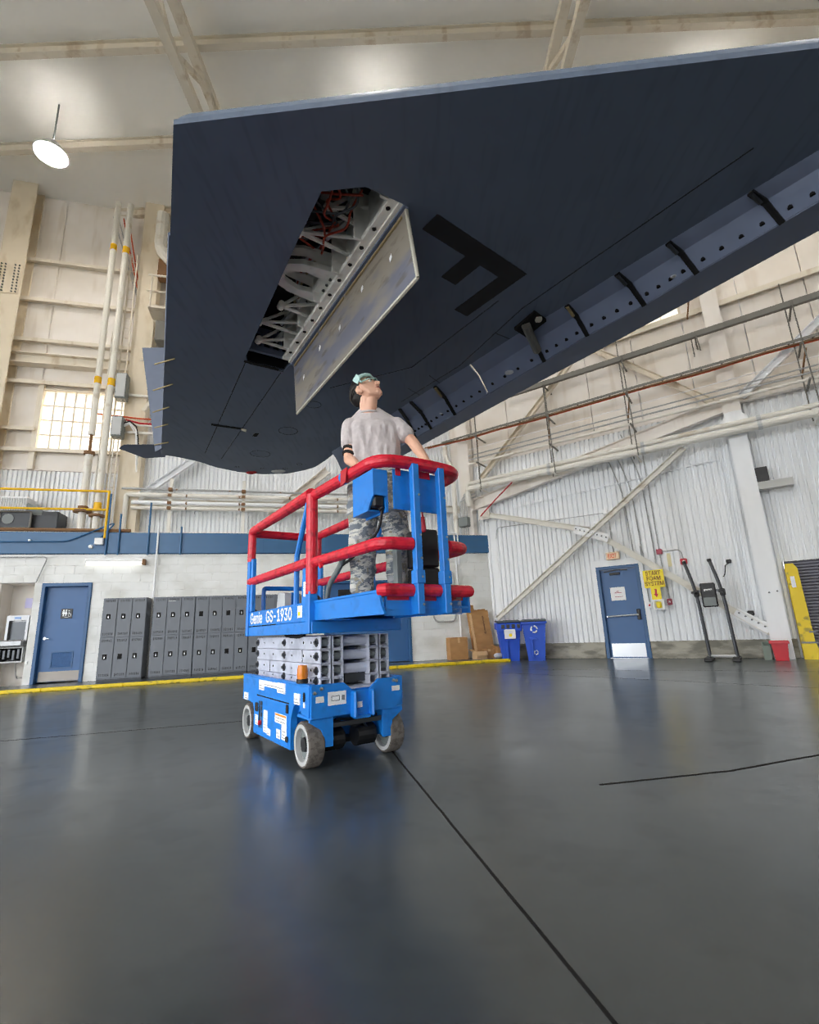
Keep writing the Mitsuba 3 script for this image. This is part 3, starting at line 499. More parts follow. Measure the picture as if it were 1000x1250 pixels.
# guard rail and air conditioner on the annex roof
gr = thing('guard_rail', 'yellow pipe guard rail along the top of the annex at the left', 'guard rail')
for z in (4.46, 4.0): put('rail', tube([(-13, -.078, z), (-3.43, -.078, z)], .028, 8), 'm_yellow', FA, parent=gr)
for x in (-3.43, -5.9, -8.4, -10.9): put('post', tube([(x, -.078, 3.3), (x, -.078, 4.48)], .028, 8), 'm_yellow', FA, parent=gr)
ac = thing('air_conditioner', 'grey air conditioning unit on the annex roof behind the yellow rail', 'air conditioner')
put('casing', cbox(-5.95, -5.22, .15, .72, 3.5, 4.34, .01), 'm_white', FA, parent=ac)
put('grille', cat([box(-5.93 + i * .05, -5.905 + i * .05, .13, .15, 3.98, 4.3) for i in range(14)]), 'm_lightgrey', FA, parent=ac, kind='stuff')
put('duct_panel', cbox(-5.2, -4.55, .2, .72, 3.47, 4.0, .02), 'm_lockerdark', FA, parent=ac); put('duct_hood', hull((-5.2, .15, 4.2), (-5.2, .7, 4.2), (-4.9, .2, 4.0), (-4.9, .7, 4.0), (-5.2, .15, 3.9), (-5.2, .7, 3.9), (-4.9, .2, 3.9), (-4.9, .7, 3.9)), 'm_grey', FA, parent=ac)
fr_ = fillet([(-5.7, .08, 3.56), (-5.06, .08, 3.56), (-5.06, .08, 3.96), (-5.7, .08, 3.96), (-5.7, .08, 3.56)], .06); put('front_ring', tube(fr_, .025, 8), 'm_railgrey', FA, parent=ac); put('front_panel', box(-5.68, -5.08, .1, .14, 3.56, 3.96), 'm_lockerdark', FA, parent=ac)
put('fan_plate', lathe([(0, 0), (.12, 0), (.1, .03), (0, .05)], 16, (-5.52, .08, 3.78), 'y'), 'm_grey', FA, parent=ac)
put('roof_pipe', tube([(-13, -.02, 3.5), (-5, -.02, 3.51), (-2.9, -.02, 3.5)], .04, 8), 'm_rust', FA, label='rusty pale pipe lying along the top edge of the blue band', cat='pipe')
# pipe rack along the back wall above the annex
for z, r, m_, lab in ((4.66, .03, 'm_conduit', 'topmost grey pipe of the rack above the annex'), (4.50, .06, 'm_pipewhite', 'thick white pipe of the rack above the annex'), (4.30, .05, 'm_white', 'third white pipe from the top of the rack above the annex'), (4.16, .045, 'm_pipewhite', 'lowest pipe of the rack above the annex')):
    k = thing('rack_pipe', lab, 'pipe')
    x0 = -3.3 if z > 4.6 else -3.05
    while x0 < 3.6:
        x1 = min(x0 + 1.3, 3.7); put('length', tube([(x0 + .02, -.5, z), (x1 - .02, -.5, z)], r, 10), m_, FC, parent=k); put('joint', tube([(x1 - .05, -.5, z), (x1 + .05, -.5, z)], r * .7, 8), 'm_rust', FC, parent=k); x0 = x1
    if abs(z - 4.5) < .01: put('drop', tube(fillet([(-3.03, -.5, 4.5), (-3.16, -.5, 4.5), (-3.16, -.5, 3.47)], .12), .06, 10), 'm_pipewhite', FC, parent=k)
for x in (-2.15, -.35, 1.5):
    k = thing('rack_post', 'rusty stand carrying the pipe rack above the annex, %s' % {-2.15: 'the left one', -.35: 'the middle one', 1.5: 'the right one'}[x], 'stand')
    put('upright', bar((x, -.42, 3.47), (x, -.42, 4.98), .08, .05, (0, 1, 0)), 'm_pipewhite', FC, parent=k); put('clamps', cat([cbox(x - .05, x + .05, -.56, -.42, z - .04, z + .04, .01) for z in (4.16, 4.3, 4.5, 4.66)]), 'm_rust', FC, parent=k)
for i, (x, zt) in enumerate(((-3.38, 4.4), (-3.12, 3.9), (-2.48, 4.2), (-2.27, 3.7), (-1.75, 3.6))):
    k = put('band_conduit', tube([(x, -.08, zt), (x, -.08, 2.9 if i != 3 else 1.89)], .022, 8), 'm_band' if i != 3 else 'm_white', FA, label=('first conduit from the left running down over the blue band', 'second conduit running down over the blue band', 'third conduit running down over the blue band', 'white conduit dropping down the block wall between the two locker banks', 'fifth conduit on the blue band, right of the locker conduit')[i], cat='conduit')
k = put('junction_box', cbox(-3.62, -3.44, -.14, -.05, 3.14, 3.3, .01), 'm_decal', FA, label='small white junction box on the blue band above the tube lamp', cat='junction box')
put('conduit', tube(fillet([(-3.53, -.08, 3.3), (-3.2, -.08, 3.7), (-4.2, -.08, 3.22), (-6.5, -.08, 3.2)], .15), .016, 6), 'm_band', FA, parent=k)
put('conduit', tube(fillet([(-8, -.06, 2.84), (-4.55, -.06, 2.86), (-4.72, -.06, 2.28)], .1), .012, 6), 'm_conduit', FA, label='thin grey conduit bending down beside the restroom door', cat='conduit')

# ---- tube lamp, door, lockers, fountain on the annex wall
tl = put('tube_lamp', cbox(-3.76, -2.55, -.16, -.0, 2.74, 2.80, .01), 'm_decal', FA, label='white fluorescent tube lamp on the block wall above the lockers', cat='lamp')
d = mikit.ply(tube([(-3.74, -.09, 2.695), (-2.57, -.09, 2.695)], .045, 12), 'm_decal'); d['emitter'] = {'type': 'area', 'radiance': {'type': 'rgb', 'value': [.05, .048, .042]}}
put('diffuser', None, None, FA, parent=tl, base=d); put('end_cap', box(-2.56, -2.5, -.15, -.02, 2.66, 2.79), 'm_rust', FA, parent=tl)

put('door_1', cat(cbox(-4.6, -4.53, -.04, .14, Zk, 2.26, .006), cbox(-3.67, -3.6, -.04, .14, Zk, 2.26, .006), cbox(-4.6, -3.6, -.04, .14, 2.18, 2.26, .006)), 'm_doorframe', FA, kind=ST)
put('leaf', cbox(-4.53, -3.67, .085, .13, Zk + .03, 2.18, .004), 'm_doorblue', FA, parent='door_1')
put('kick_plate', box(-4.5, -3.7, .078, .086, .1, .31), 'm_scuffsteel', FA, parent='door_1', label='scuffed steel kick plate')
lv = put('louvre', cat(box(-4.3, -3.86, .07, .085, .36, .385), box(-4.3, -3.86, .07, .085, .715, .74), box(-4.3, -4.275, .07, .085, .36, .74), box(-3.885, -3.86, .07, .085, .36, .74)), 'm_doorframe', FA, parent='door_1')
for i in range(9): put('blade', xf(box(-.195, .195, -.012, .012, -.004, .004), mv(-4.08, .08, .41 + i * .036) @ rot((1, 0, 0), 40)), 'm_doorblue', FA, parent=lv)
put('lever', cat(lathe([(0, 0), (.03, 0), (.03, -.02), (0, -.02)], 14, (-4.46, .085, 1.03), 'y'), tube([(-4.46, .06, 1.03), (-4.46, .03, 1.03), (-4.36, .03, 1.02)], .012, 8)), 'm_chrome', FA, parent='door_1', label='chrome lever handle')
rs = put('restroom_sign', cbox(-4.2, -3.97, .072, .084, 1.46, 1.68, .003), 'm_lockerdark', FA, label='dark restroom sign with white figures on the blue door', cat='sign')
fig = [lathe([(0, 0), (.018, 0), (.018, -.004), (0, -.004)], 12, (-4.145 + i * .05, .072, 1.645), 'y') for i in (0, 1)]
fig += [prism([(-4.165, 1.62), (-4.125, 1.62), (-4.115, 1.56), (-4.132, 1.56), (-4.132, 1.51), (-4.158, 1.51), (-4.158, 1.56), (-4.175, 1.56)], .004, 'xz', .068), prism([(-4.108, 1.62), (-4.082, 1.62), (-4.066, 1.55), (-4.085, 1.55), (-4.085, 1.51), (-4.105, 1.51), (-4.105, 1.55), (-4.124, 1.55)], .004, 'xz', .068)]
fig += [lathe([(0, 0), (.014, 0), (.014, -.004), (0, -.004)], 12, (-4.04, .072, 1.635), 'y'), tube([(-4.04, .07, 1.61), (-4.036, .07, 1.57), (-4.005, .07, 1.567), (-3.99, .07, 1.53)], .008, 6), tube([(-4.02 + .03 * math.cos(a), .07, 1.535 + .03 * math.sin(a)) for a in np.linspace(1.9, 5.9, 12)], .006, 6), box(-4.13, -4.04, .069, .073, 1.48, 1.49)]
put('figures', cat(fig), 'm_decal', FA, parent=rs)
def locker_bank(x0, n, lab):
    k = thing('locker_bank', lab, 'lockers', 'grey lockers along the annex wall')
    w = .3; x1 = x0 + n * w
    put('body', cbox(x0, x1, -.40, -.005, Zk + .04, 1.86, .006), 'm_locker', FA, parent=k); put('base', box(x0 + .005, x1 - .005, -.385, -.02, Zk, Zk + .05), 'm_lockerdark', FA, parent=k)
    for i in range(n):
        for j in range(2):
            z0 = Zk + .06 + j * .875; dk = put('door', None, None, FA @ mv(x0 + i * w, 0, z0), parent=k, base=LD[0])
            put('handle', None, None, FA @ mv(x0 + i * w, 0, z0), parent=dk, base=LD[1]); put('vents', None, None, FA @ mv(x0 + i * w, 0, z0), parent=dk, base=LD[2], kind='stuff')
            if random.random() < .6: put('padlock', None, None, FA @ mv(x0 + i * w, 0, z0), parent=dk, base=LD[3])
LD = [mikit.ply(cbox(.008, .292, -.418, -.40, .006, .862, .005), 'm_locker'), mikit.ply(cat(box(.09, .175, -.4215, -.40, .40, .51)), 'm_darkgap'),
      mikit.ply(cat([box(.055 + i * .035, .067 + i * .035, -.4195, -.417, z, z + .055) for i in range(6) for z in (.045, .775)]), 'm_darkgap'), mikit.ply(cat(cbox(.118, .148, -.436, -.4216, .42, .46, .004), tube([(.123, -.43, .46), (.123, -.43, .48), (.143, -.43, .48), (.143, -.43, .46)], .004, 6)), 'm_steel')]
locker_bank(-3.21, 3, 'grey locker bank nearest the restroom door')
locker_bank(-2.18, 3, 'grey locker bank, second from the restroom door')
locker_bank(-1.275, 4, 'grey locker bank, third from the restroom door, partly behind the lift')
locker_bank(-.07, 4, 'grey locker bank hidden behind the scissor lift')
put('paper_strip', box(-1.86, -1.7, -.422, -.418, 1.755, 1.765), 'm_decal', FA, label='thin white paper strip stuck on the top of a locker door', cat='paper strip')
fo = thing('drinking_fountain', 'stainless steel drinking fountain with bottle filler in the alcove', 'drinking fountain')
put('filler_panel', cat(cbox(-5.25, -4.82, .2, .26, 1.0, 1.56, .01), box(-5.25, -5.2, .1, .2, 1.0, 1.56), box(-4.87, -4.82, .1, .2, 1.0, 1.56), box(-5.25, -4.82, .1, .2, 1.45, 1.56)), 'm_fountain', FA, parent=fo)
put('recess', box(-5.2, -4.87, .18, .2, 1.02, 1.42), 'm_darksteel', FA, parent=fo); put('display', box(-5.1, -4.98, .09, .1, 1.48, 1.53), 'm_pool', FA, parent=fo)
put('basin', cbox(-5.6, -4.84, -.02, .5, .88, 1.03, .03), 'm_fountain', FA, parent=fo)
put('machinery', cat([cbox(-5.35 + i * .09, -5.28 + i * .09, .12, .4, .58 + .03 * (i % 3), .84 - .02 * (i % 2), .015) for i in range(5)]), 'm_darksteel', FA, parent=fo); put('housing', cat(box(-5.42, -4.86, .1, .5, .54, .57), box(-5.42, -4.86, .1, .5, .85, .88), box(-5.42, -5.4, .1, .5, .54, .88), box(-4.88, -4.86, .1, .5, .54, .88), box(-5.42, -4.86, .42, .5, .54, .88)), 'm_lightgrey', FA, parent=fo)
put('drain', tube(fillet([(-5.06, .3, .54), (-5.02, .3, .28), (-4.99, .3, .2), (-5.0, .6, .18)], .05), .02, 8), 'm_chrome', FA, parent=fo)
put('alcove_notice', box(-5.16, -5.02, .612, .62, 1.75, 1.98), 'm_violet', FA, label='pale violet notice on the alcove wall above the fountain', cat='notice')
put('hose_hook', box(-4.74, -4.70, -.03, .0, .5, .56), 'm_decal', FA, label='tiny white bracket on the wall left of the restroom door', cat='bracket')
put('band_sensor', cat(cbox(-4.98, -4.93, -.1, -.05, 3.22, 3.27, .01), ), 'm_decal', FA, label='small white sensor on the blue band at the far left', cat='sensor')
put('band_light', cat(lathe([(0, 0), (.05, 0), (.04, -.06), (0, -.08)], 12, (-3.7, -.05, 3.1), 'y')), 'm_decal', FA, label='white round light on the blue band beside the junction box', cat='light')
# double door behind the lift
put('door_2', cat(cbox(DD[0], DD[0] + .07, -.04, .14, Zk, 2.2, .006), cbox(DD[1] - .07, DD[1], -.04, .14, Zk, 2.2, .006), cbox(DD[0], DD[1], -.04, .14, 2.13, 2.2, .006)), 'm_doorframe', FA, kind=ST)
mid = (DD[0] + DD[1]) / 2
for x0, x1 in ((DD[0] + .07, mid - .003), (mid + .003, DD[1] - .07)):
    k = put('leaf', cbox(x0, x1, .07, .115, Zk + .02, 2.13, .004), 'm_doorblue', FA, parent='door_2')
    put('window', box(x0 + .3, x1 - .3, .062, .07, 1.75, 1.98), 'm_black', FA, parent=k); put('handle', box(x1 - .12 if x0 < mid - .1 else x0 + .08, x1 - .08 if x0 < mid - .1 else x0 + .12, .04, .07, .95, 1.2), 'm_steel', FA, parent=k); put('hinge', box(x1 - .02, x1 + .01, .05, .07, 1.2, 1.3), 'm_steel', FA, parent=k)
pl = thing('pipe_drop', 'white conduit drop with a U-shaped bend on the block wall right of the double door', 'pipe')
put('drop', tube([(5.42, -.06, 3.43), (5.44, -.06, .06)], .025, 8), 'm_white', FA, parent=pl); put('drop', tube(fillet([(5.3, -.06, 2.4), (5.33, -.06, 1.25), (5.28, -.06, 1.05), (4.72, -.06, 1.05), (4.66, -.06, 1.3), (4.66, -.06, 2.4)], .15), .024, 8), 'm_conduit', FA, parent=pl)
put('loop_pipe', tube(fillet([(5.15, -.1, 2.93), (5.15, -.1, 3.5), (5.5, -.1, 3.5), (5.5, -.1, 2.6)], .08), .022, 8), 'm_white', FA, label='white conduit looping over the blue band right of the lift', cat='conduit')

# ---- boxes and bins at the corner
def crate(x0, x1, y0, y1, z0, z1, lab, F, m_='m_card', flaps=True, rz=0, tilt=0):
    M = F @ mv((x0 + x1) / 2, (y0 + y1) / 2, z0) @ rot((0, 0, 1), rz) @ rot((0, 1, 0), tilt); a, b, h, t = (x1 - x0) / 2, (y1 - y0) / 2, z1 - z0, .006
    k = thing('cardboard_box', lab, 'box')
    put('walls', cat(box(-a, a, -b, -b + t, 0, h), box(-a, a, b - t, b, 0, h), box(-a, -a + t, -b, b, 0, h), box(a - t, a, -b, b, 0, h), box(-a, a, -b, b, 0, t)), m_, M, parent=k)
    if flaps:
        put('flap', xf(box(-a, a, -b * .9, 0, 0, t), mv(0, -b, h) @ rot((1, 0, 0), 62)), m_, M, parent=k); put('flap', xf(box(-a * .9, 0, -b, b, 0, t), mv(-a, 0, h) @ rot((0, 1, 0), 25)), m_, M, parent=k)
    else: put('lid', box(-a, a, -b, b, h - t, h), m_, M, parent=k)
    put('tape', box(-.03, .03, -b - .001, -b, h * .75, h), 'm_cardlight', M, parent=k)
crate(4.98, 5.47, -.42, -.1, Zk, .62, 'square brown cardboard box standing on the kerb at the block wall', FA, flaps=False)
k = thing('carton', 'tall brown carton leaning against the block wall behind the small boxes', 'carton')
M = FA @ mv(5.98, -.22, .25) @ rot((0, 1, 0), -4) @ rot((1, 0, 0), -6)
put('body', cat(box(-.27, .3, -.08, -.074, 0, 1.02), box(-.27, .3, .074, .08, 0, 1.1), box(-.27, -.264, -.08, .08, 0, 1.1), box(.294, .3, -.08, .08, 0, 1.05)), 'm_card', M, parent=k); put('flap', hull((-.27, -.08, 1.0), (-.1, -.08, 1.0), (-.24, -.2, 1.22), (-.15, -.2, 1.2), (-.27, -.074, 1.0), (-.1, -.074, 1.0)), 'm_card', M, parent=k); put('bottom', box(-.27, .3, -.08, .08, -.2, .0), 'm_card', M, parent=k); put('fold', box(-.268, -.2, -.084, -.08, 0, 1.0), 'm_cardlight', M, parent=k); put('print', cat(box(.1, .14, -.082, -.08, .5, .9), box(.09, .15, -.082, -.08, .42, .48)), 'm_rust', M, parent=k)
crate(5.55, 5.85, -.75, -.5, Zk, .25, 'small pale cardboard box in front of the tall carton', FA, 'm_cardlight', rz=8)
crate(5.84, 6.15, -.62, -.4, Zk, .29, 'brown cardboard box right of the small pale box', FA, 'm_card', False, rz=-6)
crate(6.15, 6.38, -.75, -.5, 0.0001 + Zk, .34, 'brown open cardboard box left of the recycling bins', FA, rz=4)
put('plastic_bag', xf(trimesh.creation.icosphere(2, 1), mv(6.12, -.86, .13) @ np.diag([.13, .09, .07, 1])), 'm_lightgrey', FA, smooth=True, label='crumpled pale plastic bag on the kerb beside the boxes', cat='bag')
def bin_(P, rz, lab, front):
    k = thing('recycling_bin', lab, 'bin', 'blue recycling bins'); M = mv(*P) @ rot((0, 0, 1), rz)
    def rr(w, d, z): return [(-w, -d, z), (w, -d, z), (w, d, z), (-w, d, z)]
    o = rr(.20, .20, .0) + rr(.29, .30, .95); i = rr(.19, .19, .02) + rr(.275, .285, .95); v = np.array(o + i, float); q = []
    for a in range(4):
        b = (a + 1) % 4; q += [[a, b, 4 + b, 4 + a], [8 + b, 8 + a, 12 + a, 12 + b], [4 + a, 4 + b, 12 + b, 12 + a]]
    q += [[3, 2, 1, 0], [8, 9, 10, 11]]; f = [t for a in q for t in ([a[0], a[1], a[2]], [a[0], a[2], a[3]])]
    put('body', trimesh.Trimesh(v, f, process=False), 'm_bin', M, parent=k)
    put('collar', cat(cbox(-.31, .31, -.335, -.29, .72, .93, .02), cbox(-.31, .31, .28, .325, .82, .95, .02), cbox(-.32, -.28, -.32, .31, .78, .95, .015), cbox(.28, .32, -.32, .31, .78, .95, .015)) if front else cat(cbox(-.31, .31, -.335, -.28, .88, .95, .015), cbox(-.31, .31, .28, .325, .88, .95, .015), cbox(-.32, -.28, -.32, .31, .88, .95, .015), cbox(.28, .32, -.32, .31, .88, .95, .015)), 'm_bin', M, parent=k)
    put('lid', xf(cbox(-.31, .31, -.34, .33, 0, .04, .015), mv(0, 0, .955) @ rot((1, 0, 0), 3)), 'm_binlid', M, parent=k)
    put('rib', xf(cbox(-.11, -.05, -.02, .02, .06, .52, .01), mv(0, -.235, 0) @ rot((1, 0, 0), 6)), 'm_bin', M, parent=k); put('rib', xf(cbox(-.14, .06, -.02, .02, .5, .56, .01), mv(0, -.245, 0) @ rot((1, 0, 0), 3)), 'm_bin', M, parent=k)
    if front:
        s = put('sticker', xf(box(-.14, .14, -.003, 0, .55, .78), mv(0, -.337, 0)), 'm_decal', M, parent=k); put('print', xf(cat(box(-.03, .05, -.005, -.003, .6, .67)), mv(0, -.337, 0)), 'm_signyellow', M, parent=s)
        put('grip_slots', cat([cbox(-.2 + i * .13, -.12 + i * .13, -.342, -.33, .80, .90, .008) for i in range(4)]), 'm_lockerdark', M, parent=k)
    else:
        for z, r in ((.76, .075), (.2, .045)):
            y = -.207 - .1 * z / .95 - .004
            tri = [tube([(r * math.cos(a), y, z + r * math.sin(a)) for a in np.linspace(g, g + 1.7, 7)], [.018, .018, .018, .018, .018, .028, .004] if r > .05 else .012, 6) for g in (0, 2.094, 4.189)]
            put('recycling_symbol', cat(tri), 'm_decal', M, parent=k)
    put('wheel', lathe([(0, -.02), (.08, -.02), (.08, .02), (0, .02)], 16, (-.2, .24, .08), 'x'), 'm_black', M, parent=k); put('wheel', lathe([(0, -.02), (.08, -.02), (.08, .02), (0, .02)], 16, (.2, .24, .08), 'x'), 'm_black', M, parent=k)
bin_((2.42, 12.98, 0), -4, 'blue recycling bin with a white and yellow sticker, the left one of two', True)
bin_((3.03, 12.70, 0), -14, 'blue recycling bin with white recycling symbols, the right one of two', False)

# ---- exercise stand, bucket
es = thing('exercise_stand', 'dark grey dip exercise stand with a black back pad against the right wall', 'exercise stand')
Y = -.85
for x in (1.70, 2.18):
    put('upright', tube(fillet([(x + .08, -.55, .05), (x + .04, -.55, 1.2), (x, -.55, 1.55), (x - .10, -.55, 2.05)], .2), .034, 10), 'm_darksteel', FB, parent=es)
    put('arm', cat(tube([(x + .03, -.55, 1.38), (x + .0, -1.0, 1.38)], .03, 10), ), 'm_black', FB, parent=es); put('collar', cbox(x - .02, x + .08, -.6, -.5, 1.31, 1.45, .012), 'm_black', FB, parent=es); put('grip', tube([(x - .1, -.55, 2.03), (x - .112, -.55, 2.09)], .042, 10), 'm_black', FB, parent=es)
    put('foot', cbox(x + .0, x + .14, -1.05, -.3, 0, .07, .015), 'm_black', FB, parent=es)
put('crossbar', tube([(1.75, -.55, .08), (2.28, -.55, .08)], .03, 10), 'm_lightgrey', FB, parent=es); put('crossbar', bar((1.72, -.55, 1.42), (2.24, -.55, 1.42), .05, .05), 'm_darksteel', FB, parent=es)
pd = put('back_pad', cbox(1.82, 2.10, -.66, -.58, 1.08, 1.58, .02), 'm_black', FB, parent=es); put('lower_panel', cbox(1.845, 2.075, -.668, -.655, 1.1, 1.28, .008), 'm_grey', FB, parent=pd)
put('worn_lettering', cat([box(1.885 + i * .031, 1.908 + i * .031, -.663, -.659, 1.425 if i else 1.41, 1.455) for i in range(5)]), 'm_decal', FB, parent=pd)
k = thing('bucket', 'red plastic tub on the floor at the foot of the wall column', 'tub')
put('body', lathe([(0, 0), (.14, 0), (.15, .01), (.19, .33), (.205, .33), (.205, .35), (.18, .35), (.13, .02), (0, .02)], 4, (0, 0, 0)).apply_transform(rot((0, 0, 1), 45)), 'm_bucket', FB @ mv(2.98, -.62, 0), parent=k); put('rim', cat(cbox(-.16, .16, -.16, -.14, .32, .37, .005), cbox(-.16, .16, .14, .16, .32, .37, .005), cbox(-.16, -.14, -.16, .16, .32, .37, .005), cbox(.14, .16, -.16, .16, .32, .37, .005)), 'm_bucket', FB @ mv(2.98, -.62, 0), parent=k)
put('side_tub', cat(box(2.70, 2.715, -.5, -.2, 0, .34), box(2.7, 2.83, -.22, -.2, 0, .34), box(2.7, 2.83, -.5, -.485, 0, .27), box(2.815, 2.83, -.5, -.2, 0, .27)), 'm_green', FB, label='pale green open box behind the red tub', cat='box')

# ---- rest of the hangar: far left and right walls, door header behind the camera, roof with lamps
e0 = FC @ np.array([-13.9, 0, 0, 1]); e1 = FB @ np.array([12.9, 0, 0, 1])
put('wall_far_left', cat(box(e0[0] - .3, e0[0], 3.5, e0[1], 0, 13.5), box(e0[0] - .3, e0[0], -10, 3.5, 9.5, 13.5)), 'm_sheet', kind=ST)
put('wall_far_right', box(e1[0], e1[0] + .3, -10, e1[1], 0, 13.5), 'm_sheet', kind=ST)
put('wall_front', cat(box(e0[0] - .3, e1[0] + .3, -10.3, -10, 11.5, 13.5), box(-1, e1[0] + .3, -10.3, -10, 0, 11.5)), 'm_cream', kind=ST)
put('ceiling', box(e0[0] - 2, e1[0] + 2, -10.4, 18, 13.5, 13.7), 'm_roof', kind=ST)
for i in range(12):
    put('purlin', hbeam((e0[0], -9 + i * 2.1, 13.36), (e1[0], -9 + i * 2.1, 13.36), .14, .26, .02), 'm_creamsteel', parent='ceiling')
for x in (-12, -4.2, 3.6, 11.4):
    tr = [bar((x, -9.5, 13.1), (x, 16, 13.1), .2, .2), bar((x, -9.5, 11.95), (x, 16, 11.95), .18, .18)]
    put('truss', cat(tr[0], tr[1], *[bar((x, -9.5 + i * 1.5, 11.95 if i % 2 else 13.1), (x, -8 + i * 1.5, 13.1 if i % 2 else 11.95), .1, .1) for i in range(17)]), 'm_creamsteel', parent='ceiling')
for i, (x, y) in enumerate([(a, b) for a in (-8, -.4, 7.4) for b in (0.4, 5, 9)]):
    k = thing('high_bay_lamp', 'round high bay lamp in the %s roof row from the left, %s' % (('first', 'second', 'third')[i // 3], ('nearest the door', 'middle one', 'nearest the back')[i % 3]), 'lamp', 'high bay lamps under the roof')
    put('reflector', lathe([(.1, .35), (.16, .3), (.36, .0), (.34, .0), (.14, .28), (.1, .33)], 24, (x, y, 12.0)), 'm_lightgrey', parent=k, smooth=40); put('rod', tube([(x, y, 12.3), (x, y, 13.5)], .02, 6), 'm_grey', parent=k)
    d = mikit.ply(lathe([(0, .02), (.3, .02), (.3, .05), (0, .05)], 20, (x, y, 12.0)), 'm_decal'); d['emitter'] = {'type': 'area', 'radiance': {'type': 'rgb', 'value': [LAMP, LAMP * .93, LAMP * .84]}}
    put('lens', None, None, None, parent=k, base=d)

# ================================================================ SCISSOR LIFT (x forward, y to its left, side with the lettering at -y)
LK = thing('scissor_lift', 'blue scissor lift with red padded rails carrying the man', 'scissor lift')
def lp(name, mesh, m, parent=LK, **k): return put(name, mesh, m, FL, parent=parent, **k)
# chassis
side = [(-.81, .553), (-.81, .33), (-.50, .33), (-.455, .27), (-.455, .085), (.45, .085), (.452, .30), (.50, .385), (.56, .42), (.62, .40), (.655, .355), (.79, .345), (.80, .553)]
ch = lp('chassis', cat(prism(side, .05, 'xz', -.38), prism(side, .05, 'xz', .33), prism([(-.8, .5), (-.8, .34), (-.5, .2), (-.44, .12), (.40, .12), (.43, .3), (.6, .42), (.78, .42), (.78, .5)], .66, 'xz', -.33)), 'm_lift')
lp('front_plate', prism([(-.372, .553), (-.123, .55), (-.048, .488), (.088, .49), (.163, .552), (.368, .552), (.368, .40), (.30, .34), (.085, .335), (.075, .31), (-.06, .31), (-.07, .335), (-.36, .335), (-.372, .35)], .025, 'yz', .79), 'm_lift', parent=ch)
for y in (-.06, .085): lp('tow_rib', cbox(.80, .875, y - .012, y + .012, .31, .49, .01), 'm_lift', parent=ch)
lp('tow_plate', box(.80, .84, -.05, .075, .30, .32), 'm_lift', parent=ch); lp('tow_label', box(.815, .818, -.02, .02, .37, .41), 'm_decal', parent=ch)
lp('top_deck', box(-.8, .79, -.36, .36, .50, .515), 'm_scissor', parent=ch)
lp('top_lip', cat(cbox(-.81, .80, -.385, -.36, .54, .556, .005), cbox(-.81, .80, .36, .385, .54, .556, .005)), 'm_lift', parent=ch)
dk = lp('side_door', cat(cbox(-.36, .40, -.386, -.378, .10, .395, .003)), 'm_lift', parent=ch)
lp('door_gap', cat(box(-.37, .41, -.3815, -.379, .395, .403), box(-.37, -.363, -.3815, -.379, .09, .40)), 'm_darkgap', parent=ch)
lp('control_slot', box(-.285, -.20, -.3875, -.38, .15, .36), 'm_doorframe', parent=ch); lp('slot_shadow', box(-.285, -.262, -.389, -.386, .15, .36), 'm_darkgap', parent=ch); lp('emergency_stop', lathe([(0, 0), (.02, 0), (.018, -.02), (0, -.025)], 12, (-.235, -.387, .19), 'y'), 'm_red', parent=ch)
lp('key_switch', cat(cbox(-.37, -.31, -.40, -.38, .27, .34, .006)), 'm_black', parent=ch); lp('switches', cat([cbox(-.22, -.2, -.395, -.385, z, z + .03, .004) for z in (.24, .29, .33)]), 'm_black', parent=ch)
lp('latch', cat(cbox(.375, .405, -.395, -.38, .33, .39, .005), cbox(.375, .405, -.395, -.38, .13, .17, .005)), 'm_black', parent=ch)
D = [(-.305, -.17, .45, .53), (-.17, .17, .485, .53), (.16, .335, .46, .535), (.53, .635, .41, .485), (.125, .38, .24, .31), (.28, .385, .135, .24), (.165, .25, .13, .195), (-.16, -.06, .13, .30), (-.06, .02, .12, .17), (-.385, -.315, .16, .24), (-.75, -.63, .335, .395)]
for i, (x0, x1, z0, z1) in enumerate(D):
    dd = lp('decal', box(x0, x1, -.3885, -.38, z0, z1), 'm_decal', parent=ch)
    n = max(1, int((z1 - z0) / .03)); L = [box(x0 + .012, x1 - .012 - .02 * (j % 2), -.3893, -.3884, z0 + .012 + j * .022, z0 + .017 + j * .022) for j in range(n) if z0 + .03 + j * .022 < z1]
    if L: lp('print', cat(L), 'm_print', parent=ch, kind='stuff')
lp('warning_stripe', box(.135, .37, -.3895, -.388, .293, .306), 'm_orangeprint', parent=ch)
fp = lp('front_label', box(.812, .818, -.25, -.11, .408, .497), 'm_decal', parent=ch); lp('label_frame', cat(box(.817, .82, -.225, -.16, .435, .44), box(.817, .82, -.225, -.16, .465, .47), box(.817, .82, -.225, -.22, .44, .465), box(.817, .82, -.165, -.16, .44, .465), box(.817, .82, -.145, -.12, .435, .47)), 'm_print', parent=ch)
lp('front_sticker', box(.812, .817, -.34, -.28, .435, .475), 'm_decal', parent=ch); lp('front_sticker', box(.812, .817, .275, .345, .455, .49), 'm_decal', parent=ch)
for y, z in ((-.30, .525), (-.35, .50), (.29, .53), (.315, .525)): lp('bolt', lathe([(0, 0), (.014, 0), (.012, .01), (0, .012)], 10, (.815, y, z), 'x'), 'm_steel', parent=ch)
lp('hose_port', cat(cbox(.70, .725, -.386, -.38, .44, .50, .008)), 'm_black', parent=ch); lp('port_label', box(.70, .725, -.386, -.38, .40, .435), 'm_decal', parent=ch)
